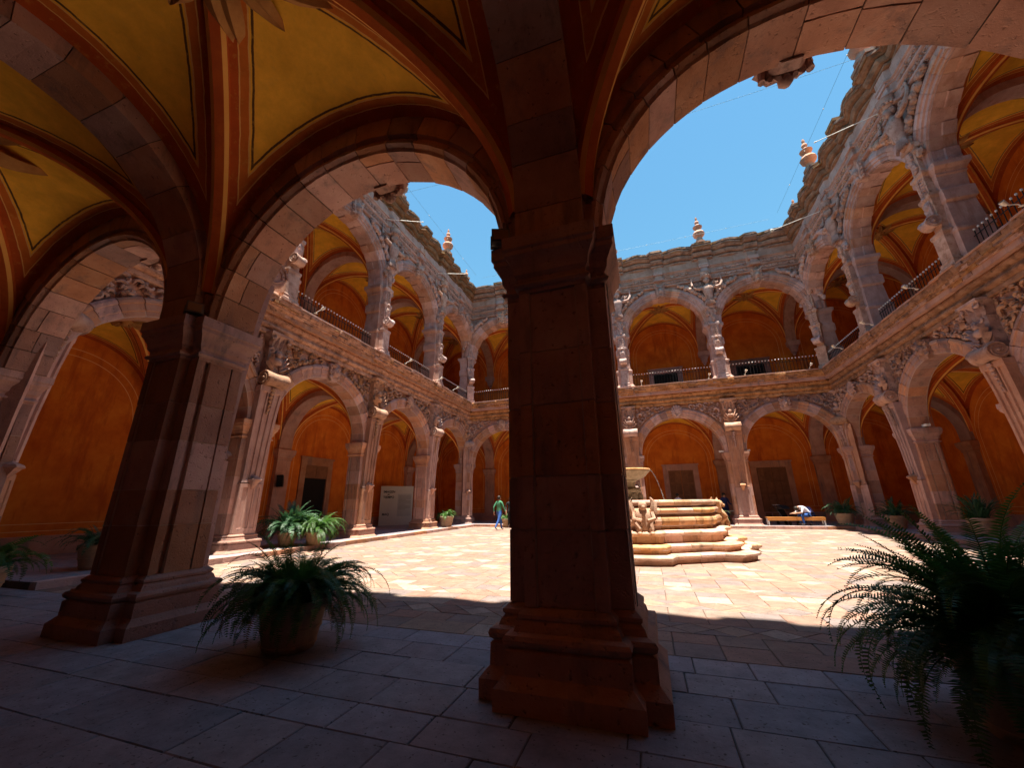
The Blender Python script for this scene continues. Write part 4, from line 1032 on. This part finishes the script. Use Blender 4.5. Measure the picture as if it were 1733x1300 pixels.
FR_BLADE = frond_set('fern_dark', [(.95, 84, 60), (.9, 72, 85), (.9, 60, 95), (.85, 80, 40)], .055, 16, .026, 80)
def pot_mesh(h, r):
    mb = MB(); mb.lathe([(r*.70, 0), (r*.73, h*.02), (r*.76, h*.10), (r*.79, h*.11), (r*.79, h*.14), (r*.77, h*.15), (r*.86, h*.42), (r*.895, h*.43), (r*.895, h*.47), (r*.875, h*.48), (r*.93, h*.70), (r*.95, h*.78), (r*1.0, h*.80), (r*1.02, h*.84), (r*1.02, h*.97), (r*.99, h), (r*.90, h), (r*.88, h*.90), (r*.05, h*.90)], 36)
    return mb.mesh('pot', 'pot_clay', True)
POT = {}
def potted(label, loc, h, r, fronds, n, sc, seed, group='potted ferns around the courtyard', tilt=0.0, name='potted_fern'):
    rr = random.Random(seed); P = ob(name, None, None, loc, (0, 0, rr.uniform(0, 6))); tag(P, label, 'potted plant', group)
    if (h, r) not in POT: POT[(h, r)] = (pot_mesh(h, r), MB().lathe([(r*.9, h*.86), (r*.88, h*.93), (.02, h*.97)], 20).mesh('soil', 'soil'))
    ob('pot', POT[(h, r)][0], P); ob('soil', POT[(h, r)][1], P)
    for i in range(n):
        a = 2*PI*(i*.381966)+rr.uniform(-.2, .2); q = r*.62*math.sqrt(rr.random()); s_ = sc*rr.uniform(.60, 1.12)
        ob('frond', fronds[i % len(fronds)], P, (q*cos(a), q*sin(a), h*.95), (rr.uniform(-.3, .3), rr.uniform(-.34, .22), a+rr.uniform(-.5, .5)), (s_, s_*rr.choice((-1, 1)), s_))
    return P
potted('large dark fern in a banded clay pot between the two near piers', (-3.04, 0.0, 0), .47, .335, FR_NEAR, 240, .92, 1)
potted('huge backlit fern at the right edge, nearest to the viewer', (2.88, 0.10, 0), .52, .35, FR_UP, 296, .98, 2)
potted('bright sunlit fern against the left arcade, right of its dark twin', (-10.38, 7.65, .136), .42, .28, FR_NEAR, 170, 1.12, 3)
potted('shaded fern behind the sunlit one at the left arcade', (-11.05, 7.15, .13), .45, .30, FR_DARK, 130, 1.3, 4)
potted('dark trailing plant in a clay pot left of the left near pier', (-11.30, 2.35, .13), .52, .40, FR_DARK, 46, .85, 5)
potted('fern cut off by the left edge of the picture', (-10.15, .22, 0), .50, .33, FR_MID, 60, .95, 6)
potted('fern in a pale flared pot beside the far left corner pier', (-10.75, 17.9, .136), .60, .42, FR_MID, 34, .85, 7)
potted('yellow green fern in a clay pot right of the walking man', (-7.75, 20.25, .0), .50, .36, FR_MID, 40, .75, 8)
potted('fern peeking out behind the right rim of the fountain', (3.75, 20.1, .0), .50, .36, FR_MID, 40, .95, 9)
potted('leafy pot at the right end of the wooden bench', (9.95, 21.45, .13), .60, .38, FR_DARK, 60, 1.05, 10)
potted('leafy pot in front of the far right corner pier', (11.2, 19.55, .13), .55, .36, FR_DARK, 60, 1.05, 11)
potted('spiky plant in a clay pot between the right arcade piers', (11.45, 14.95, .13), .62, .36, FR_BLADE, 90, 1.0, 12)

# ------------------------------------------------------------------ lamps
def box_lamp(label, loc, rz, w=.20, h=.16, d=.12, group='floodlights on the pier capitals'):
    L_ = ob('floodlight', box_mesh('floodlight', 'lamp_housing', (-w/2, w/2, -d/2, d/2, .05, .05+h)), None, loc, (0, 0, rz)); tag(L_, label, 'floodlight', group)
    ob('glass', box_mesh('glass', 'lens_glass', (-w/2+.02, w/2-.02, -d/2-.008, -d/2, .07, .03+h)), L_)
    ob('bracket', box_mesh('bracket', 'lamp_housing', (-w/2-.012, -w/2, -.02, .02, 0, .05+h*.6), (w/2, w/2+.012, -.02, .02, 0, .05+h*.6), (-w/2-.012, w/2+.012, -.02, .02, -.002, .012)), L_)
box_lamp('square floodlight on top of the left near pier capital', (-5.22, -.40, 4.058), 1.05)
box_lamp('square floodlight on the left corner of the central pier capital', (-.50, -.36, 4.058), .35, .20, .16)
def uplight(label, loc, rz):
    L_ = ob('uplight', box_mesh('uplight', 'white_paint', (-.14, .14, -.07, .07, .03, .12)), None, loc, (0, 0, rz)); tag(L_, label, 'uplight', 'small uplights on the arcade capitals')
    ob('foot', box_mesh('foot', 'lamp_housing', (-.04, .04, -.04, .04, 0, .03)), L_); ob('glass', box_mesh('glass', 'lens_glass', (-.11, .11, -.05, .05, .12, .126)), L_)
for i, (y, nm) in enumerate(((5.46, 'first'), (10.92, 'second'), (16.38, 'third'))):
    uplight('white uplight on the capital of the %s free pier of the left arcade' % nm, (XL+.05, y+.66, 4.075), PI/2)
for i, (y, nm) in enumerate(((16.38, 'farthest'), (10.92, 'nearer'))):
    uplight('white uplight on the capital of the %s free pier of the right arcade' % nm, (XR-.05, y-.66, 4.075), PI/2)
uplight('white uplight on the far arcade pier left of the bench, left side', (5.6-.66, DEPTH-.05, 4.075), 0)
uplight('white uplight on the far arcade pier left of the bench, right side', (5.6+.66, DEPTH-.05, 4.075), 0)
def spot(label, loc, rz):
    L_ = ob('spotlight', None, None, loc, (0, 0, rz), (.66, .66, .66)); tag(L_, label, 'spotlight', 'spotlights along the balcony edge')
    ob('arm', MB().tube([(0, 0, 0), (0, .10, .10), (0, .42, .16)], [.022, .02, .02], 6).mesh('arm', 'white_paint', True), L_)
    ob('base_plate', box_mesh('base_plate', 'white_paint', (-.07, .07, -.07, .07, -.004, .012)), L_)
    ob('lamp_head', MB().tube([(0, .38, .15), (-.02, .46, .22), (-.05, .54, .30)], [.06, .085, .095], 10).mesh('lamp_head', 'white_paint', True), L_)
    ob('glass', MB().tube([(-.05, .54, .30), (-.053, .546, .306)], [.08, .08], 10).mesh('glass', 'lens_glass'), L_)
for y, nm in ((6.4, 'leftmost spotlight on the left balcony, above the first open arch'), (12.3, 'spotlight on the left balcony right of its second pillar'), (15.5, 'spotlight on the left balcony left of its third pillar'), (17.6, 'spotlight on the left balcony nearest the far corner')):
    spot(nm, (XL+1.06, y, 8.34), -PI/2)
for x, nm in ((.95, 'spotlight on the far balcony just right of the central pier'), (4.75, 'spotlight on the far balcony left of its bright pillar'), (6.65, 'spotlight on the far balcony right of its bright pillar'), (9.8, 'spotlight on the far balcony by the right corner')):
    spot(nm, (x, DEPTH-1.05, 8.34), PI)
for y, nm in ((17.9, 'spotlight on the right balcony nearest the far corner'), (15.1, 'spotlight on the right balcony below its farthest free pillar'), (12.1, 'spotlight on the right balcony, third from the far corner'), (7.9, 'spotlight on the right balcony at the picture edge')):
    spot(nm, (XR-1.06, y, 8.34), PI/2)
def rod(label, p, q, disc=False):
    L_ = ob('lamp_rod', MB().tube([p, q], .016, 6).mesh('lamp_rod', 'white_paint', True)); tag(L_, label, 'lamp rod', 'white rods under the roof cornice')
    d = (Vector(q)-Vector(p)).normalized(); e = Vector(q)
    ob('lamp', MB().tube([e, e+d*.05, e+d*.12], [.02, .09 if disc else .03, .10 if disc else .03], 10).mesh('lamp', 'white_paint', True), L_)
rod('white rod jutting from the left wing frieze, nearer one', (XL+.6, 10.4, 15.9), (XL+1.9, 11.6, 16.3))
rod('white rod jutting from the left wing frieze, farther one', (XL+.6, 15.8, 15.9), (XL+1.9, 17.0, 16.3))
rod('white rod jutting from the right wing frieze, nearer one', (XR-.6, 11.5, 15.6), (XR-1.9, 13.3, 16.6))
rod('white rod with a round lamp jutting from the right wing frieze', (XR-.6, 17.0, 15.6), (XR-2.0, 19.6, 16.7), True)
# ------------------------------------------------------------------ wires over the courtyard
def wire(label, p, q, sag, posts=0):
    pts = [Vector(p).lerp(Vector(q), i/16)-Vector((0, 0, sag*4*(i/16)*(1-i/16))) for i in range(17)]
    W_ = ob('wire', MB().tube(pts, .006, 5).mesh('wire', 'cable', True)); tag(W_, label, 'wire', 'wires strung above the courtyard')
    for k in range(posts):
        e = pts[int((k+.5)*16/posts)]; ob('insulator', MB().blob(e, .028, 8, 6).mesh('insulator', 'white_paint', True), W_)
wire('thin wire crossing the sky between the left and right roofs', (XL+1.0, 10.9, 17.9), (XR-1.0, 10.9, 17.9), .35)
wire('thin wire running along the left roof edge with insulators', (XL+1.5, 1.5, 18.0), (XL+1.5, DEPTH-2, 18.0), .06, 7)
wire('thin wire running along the far roof edge with insulators', (XL+1.8, DEPTH-1.5, 18.0), (XR-1.8, DEPTH-1.5, 18.0), .06, 7)
wire('thin wire running along the right roof edge with insulators', (XR-1.5, 1.5, 18.0), (XR-1.5, DEPTH-2, 18.0), .06, 7)

cb = ob('electric_cable', MB().tube([(.545, -.19, 3.95), (.552, -.19, 3.45), (.545, -.19, 2.4), (.548, -.19, 1.4), (.556, -.19, .66)], .006, 6).mesh('electric_cable', 'board_tint', True)); tag(cb, 'thin pale cable running down the right side of the central pier', 'cable')
# ------------------------------------------------------------------ display board, loudspeaker, bench
bd = ob('display_board', box_mesh('display_board', 'board', (-1.05, 1.05, -.04, 0, 0, 2.45)), None, (XL-3.6, 19.1, .13), (0, 0, .78)); tag(bd, 'free-standing pale exhibition board with black headings in left gallery', 'display board')
ob('text_column', box_mesh('text_column', 'board_tint', (.05, .95, -.0425, -.0395, .55, 1.95)), bd)
ob('stand', box_mesh('stand', 'black_plastic', (-.9, -.84, 0, .4, 0, .04), (.84, .9, 0, .4, 0, .04)), bd)
def text(name, s_, size, x, z, parent, v=-.0445):
    cu = bpy.data.curves.new(name, 'FONT'); cu.body = s_; cu.size = size; cu.extrude = .001; cu.offset = .006
    to = bpy.data.objects.new('tmp', cu); C.objects.link(to); dg = bpy.context.evaluated_depsgraph_get(); me = bpy.data.meshes.new_from_object(to.evaluated_get(dg))
    bpy.data.objects.remove(to); me.materials.clear(); me.materials.append(MAT['ink']); me.name = name
    return ob(name, me, parent, (x, v, z), (PI/2, 0, 0))
text('heading', 'IMAGEN', .20, -.88, 2.02, bd); text('heading', 'DE', .10, -.62, 1.88, bd); text('heading', 'TIEMPO', .20, -.88, 1.68, bd); text('heading', 'MAQ', .19, -.88, .62, bd)
for i in range(12):
    w = .78 if i % 4 != 3 else .45
    ob('text_line', box_mesh('text_line', 'lamp_housing', (.12, .12+w, -.0445, -.0425, 1.80-i*.075, 1.815-i*.075)), bd)
sp = ob('loudspeaker', box_mesh('loudspeaker', 'black_plastic', (-.13, .13, -.13, .13, 0, .55)), None, (XL-4.36, 10.75, 2.28), (.10, -.06, -.9)); tag(sp, 'black loudspeaker hung on the orange wall of the left gallery', 'loudspeaker')
ob('grille', box_mesh('grille', 'iron', (-.11, .11, .13, .14, .03, .52)), sp)
bn = ob('bench', None, None, (7.75, 21.35, .13)); tag(bn, 'long low orange wooden bench in front of the far right arch', 'bench')
ob('seat', box_mesh('seat', 'wood_bench', (-1.3, 1.3, -.20, .20, .36, .42)), bn)
ob('apron', box_mesh('apron', 'wood_bench', (-1.28, 1.28, -.205, -.17, .25, .36)), bn)
for s_ in (-1, 1):
    for t in (-1, 1): ob('leg', box_mesh('leg', 'white_paint', (s_*1.24-.025, s_*1.24+.025, t*.15-.025, t*.15+.025, 0, .36)), bn)
tb = ob('folding_table', None, None, (4.75, 22.9, .13)); tag(tb, 'grey folding table beside the far pier, half hidden by it', 'table')
ob('tabletop', box_mesh('tabletop', 'board_tint', (-.55, .75, -.35, .35, .68, .72)), tb)
for s_ in (-.5, .7):
    for t in (-.3, .3): ob('leg', MB().tube([(s_, t, 0), (s_, t, .68)], .018, 6).mesh('leg', 'white_paint'), tb)

# ------------------------------------------------------------------ people
def person(label, loc, rz, joints, edges, cls, mats, hair=True, scale=1.0):
    """one continuous skinned body; joints name -> (x, y, z, radius); cls edge -> material"""
    names = list(joints); idx = {n: i for i, n in enumerate(names)}
    me = bpy.data.meshes.new('person'); me.from_pydata([joints[n][:3] for n in names], [(idx[a], idx[b_]) for a, b_ in edges], [])
    o = bpy.data.objects.new('tmp', me); C.objects.link(o)
    sk = o.modifiers.new('s', 'SKIN'); sk.use_smooth_shade = True; ss = o.modifiers.new('u', 'SUBSURF'); ss.levels = 2; ss.render_levels = 2
    for i, n in enumerate(names):
        r = joints[n][3]; d = me.skin_vertices[0].data[i]; d.radius = (r if not isinstance(r, tuple) else r[0], r if not isinstance(r, tuple) else r[1]); d.use_root = (n == 'pelvis')
    dg = bpy.context.evaluated_depsgraph_get(); m2 = bpy.data.meshes.new_from_object(o.evaluated_get(dg)); bpy.data.objects.remove(o)
    m2.materials.clear()
    for q in mats: m2.materials.append(MAT[q])
    segs = [(Vector(joints[a][:3]), Vector(joints[b_][:3]), cls.get((a, b_), 0)) for a, b_ in edges]
    for p in m2.polygons:
        c = p.center; best = 9; bi = 0
        for a, b_, k in segs:
            t = max(0, min(1, (c-a).dot(b_-a)/max(1e-9, (b_-a).length_squared))); d = (c-a.lerp(b_, t)).length
            if d < best: best = d; bi = k
        p.material_index = bi
    m2.shade_smooth(); m2.name = 'person'
    P = ob('person', m2, None, loc, (0, 0, rz), (scale,)*3); tag(P, label, 'person', 'visitors in the cloister')
    if hair:
        h = joints['crown']; n_ = joints['head']
        hm = MB().blob(((h[0]*.55+n_[0]*.45), (h[1]*.55+n_[1]*.45)+.025, (h[2]*.55+n_[2]*.45)), .112, 12, 8, (.90, 1.0, 1.0)).mesh('hair', 'hair', True); ob('hair', hm, P)
        nm = MB().blob((n_[0], n_[1]-.095, n_[2]), .018, 6, 4).mesh('nose', 'skin', True); ob('nose', nm, P)
        for s_ in (-1, 1): ob('ear', MB().blob((n_[0]+s_*.085, n_[1]+.01, n_[2]), .022, 6, 4, (.5, 1, 1.4)).mesh('ear', 'skin', True), P)
    return P
def hand(J, E_, CL, w, d, mat=0):
    """five short finger chains on a wrist joint"""
    x, y, z, _ = J[w]; d = Vector(d).normalized(); s_ = d.cross(Vector((0, 1, 0))).normalized()
    p = Vector((x, y, z))+d*.085; J[w+'p'] = (*p, .030); E_.append((w, w+'p')); CL[(w, w+'p')] = mat
    for i, ln in enumerate((.075, .085, .078, .06)):
        a = p+s_*(i-1.5)*.02+d*.02; b_ = a+d*ln+Vector((0, -.02, 0)); J[w+'f%d' % i] = (*a, .010); J[w+'g%d' % i] = (*b_, .008)
        E_ += [(w+'p', w+'f%d' % i), (w+'f%d' % i, w+'g%d' % i)]; CL[(w+'p', w+'f%d' % i)] = mat; CL[(w+'f%d' % i, w+'g%d' % i)] = mat
    t = Vector((x, y, z))+d*.04-s_*.045; J[w+'t'] = (*t, .011); E_.append((w, w+'t')); CL[(w, w+'t')] = mat
def standing(lean=0.0, stride=0.0, arm=0.0):
    J = {'pelvis': (0, 0, .95, (.16, .12)), 'waist': (0, 0, 1.10, (.15, .11)), 'chest': (0, .01, 1.32, (.18, .12)), 'neckb': (0, .01, 1.46, (.10, .08)), 'neck': (0, -.005, 1.53, .052), 'head': (0, -.02, 1.63, (.078, .095)), 'crown': (0, -.01, 1.70, (.07, .085))}
    E_ = [('pelvis', 'waist'), ('waist', 'chest'), ('chest', 'neckb'), ('neckb', 'neck'), ('neck', 'head'), ('head', 'crown')]; CL = {('pelvis', 'waist'): 1, ('waist', 'chest'): 1, ('chest', 'neckb'): 1}
    for s_, n in ((-1, 'l'), (1, 'r')):
        st = stride*s_
        J['hip'+n] = (s_*.10, 0, .88, .105); J['knee'+n] = (s_*.10, -st*.5-.03*abs(st > 0), .49, .068); J['ank'+n] = (s_*.10, -st*.9+(.12 if st < 0 else 0), .10 if st >= 0 else .15, .045); J['toe'+n] = (s_*.11, -st*.9-.15+(.12 if st < 0 else 0), .035 if st >= 0 else .06, .035)
        J['sh'+n] = (s_*.20, .01, 1.42, .062); J['el'+n] = (s_*.27, .04+st*.35, 1.16, .046); J['wr'+n] = (s_*.27, -.04+st*.6-arm, .93+arm*.6, .032)
        E_ += [('pelvis', 'hip'+n), ('hip'+n, 'knee'+n), ('knee'+n, 'ank'+n), ('ank'+n, 'toe'+n), ('neckb', 'sh'+n), ('sh'+n, 'el'+n), ('el'+n, 'wr'+n)]
        CL[('pelvis', 'hip'+n)] = 2; CL[('hip'+n, 'knee'+n)] = 2; CL[('knee'+n, 'ank'+n)] = 2; CL[('ank'+n, 'toe'+n)] = 3; CL[('neckb', 'sh'+n)] = 1; CL[('sh'+n, 'el'+n)] = 1
        CL[('el'+n, 'wr'+n)] = 1
        hand(J, E_, CL, 'wr'+n, (0, -.15, -1))
    return J, E_, CL
J, E_, CL = standing(stride=.30)
person('man in green shirt and blue jeans walking with his back turned', (-7.28, 17.5, 0), PI*.86, J, E_, CL, ['skin', 'cloth_green', 'cloth_jeans', 'shoe'], scale=1.03)
J, E_, CL = standing(stride=.08, arm=.12)
person('person in black half hidden behind the man in green', (-7.35, 19.6, 0), .4, J, E_, CL, ['skin', 'cloth_black', 'cloth_black', 'shoe'])
J, E_, CL = standing(arm=.22)
person('person in navy standing at the table left of the far pier', (4.95, 23.6, .13), .3, J, E_, CL, ['skin', 'cloth_navy', 'cloth_navy', 'shoe'], scale=.98)
J, E_, CL = standing(stride=.1)
person('visitor whose head shows just above the fountain rim', (2.30, 22.6, .13), 2.4, J, E_, CL, ['skin', 'cloth_white', 'cloth_black', 'shoe'], scale=.98)
def seated():
    J = {'pelvis': (0, 0, .54, (.16, .13)), 'waist': (0, -.10, .70, (.16, .13)), 'chest': (0, -.28, .88, (.19, .14)), 'neckb': (0, -.42, .92, (.11, .09)), 'neck': (0, -.50, .91, .055), 'head': (0, -.59, .86, (.08, .09)), 'crown': (0, -.65, .84, (.07, .08))}
    E_ = [('pelvis', 'waist'), ('waist', 'chest'), ('chest', 'neckb'), ('neckb', 'neck'), ('neck', 'head'), ('head', 'crown')]; CL = {('pelvis', 'waist'): 1, ('waist', 'chest'): 1, ('chest', 'neckb'): 1}
    for s_, n in ((-1, 'l'), (1, 'r')):
        J['hip'+n] = (s_*.11, -.04, .51, .11); J['knee'+n] = (s_*.15, -.46, .52, .072); J['ank'+n] = (s_*.14, -.42, .10, .046); J['toe'+n] = (s_*.15, -.58, .04, .036)
        J['sh'+n] = (s_*.20, -.38, .88, .064); J['el'+n] = (s_*.26, -.50, .64, .048); J['wr'+n] = (s_*.14, -.68, .62, .034)
        E_ += [('pelvis', 'hip'+n), ('hip'+n, 'knee'+n), ('knee'+n, 'ank'+n), ('ank'+n, 'toe'+n), ('neckb', 'sh'+n), ('sh'+n, 'el'+n), ('el'+n, 'wr'+n)]
        CL[('pelvis', 'hip'+n)] = 2; CL[('hip'+n, 'knee'+n)] = 2; CL[('knee'+n, 'ank'+n)] = 2; CL[('ank'+n, 'toe'+n)] = 3; CL[('neckb', 'sh'+n)] = 1; CL[('sh'+n, 'el'+n)] = 1
        hand(J, E_, CL, 'wr'+n, (0, -1, -.2))
    return J, E_, CL
J, E_, CL = seated()
person('person in white shirt bent forward on the wooden bench', (8.45, 21.40, .13), -PI*.42, J, E_, CL, ['skin', 'cloth_white', 'cloth_jeans', 'shoe'])
J, E_, CL = seated()
person('person in blue on the bench behind the white shirt', (8.80, 22.05, .13), -PI*.30, J, E_, CL, ['skin', 'cloth_blue', 'cloth_navy', 'shoe'], scale=.95)
# pushchair in front of the seated person
pc = ob('pushchair', None, None, (7.55, 21.95, .13), (0, 0, .5)); tag(pc, 'black folding pushchair beside the bench', 'pushchair')
mb = MB(); mb.loft([[(-.22, y, z), (.22, y, z), (.22, y+.03, z+.03), (-.22, y+.03, z+.03)] for y, z in ((-.30, .40), (.10, .36), (.32, .80))]); ob('seat', mb.mesh('seat', 'cloth_black', True), pc)
mb = MB(); mb.loft([[(-.24, .32-.42*cos(a)*.2, .62+.35*sin(a)), (.24, .32-.42*cos(a)*.2, .62+.35*sin(a)), (.24, .32-.52*cos(a), .62+.40*sin(a)), (-.24, .32-.52*cos(a), .62+.40*sin(a))] for a in (.5, .9, 1.3, 1.57)]); ob('hood', mb.mesh('hood', 'cloth_black', True), pc)
for s_ in (-1, 1):
    ob('frame_tube', MB().tube([(s_*.25, -.42, .12), (s_*.25, .05, .45), (s_*.25, .42, .98), (s_*.23, .55, 1.02)], .014, 6).mesh('frame_tube', 'lamp_housing', True), pc)
    ob('frame_tube', MB().tube([(s_*.25, .36, .12), (s_*.25, .05, .45)], .014, 6).mesh('frame_tube', 'lamp_housing', True), pc)
    for y in (-.42, .36):
        mb = MB(); mb.tube([(s_*.25+x, y, .10) for x in (-.02, -.015, .015, .02)], [.085, .10, .10, .085], 14); ob('wheel', mb.mesh('wheel', 'black_plastic', True), pc)
ob('handle', MB().tube([(-.23, .55, 1.02), (.23, .55, 1.02)], .016, 6).mesh('handle', 'white_paint', True), pc)
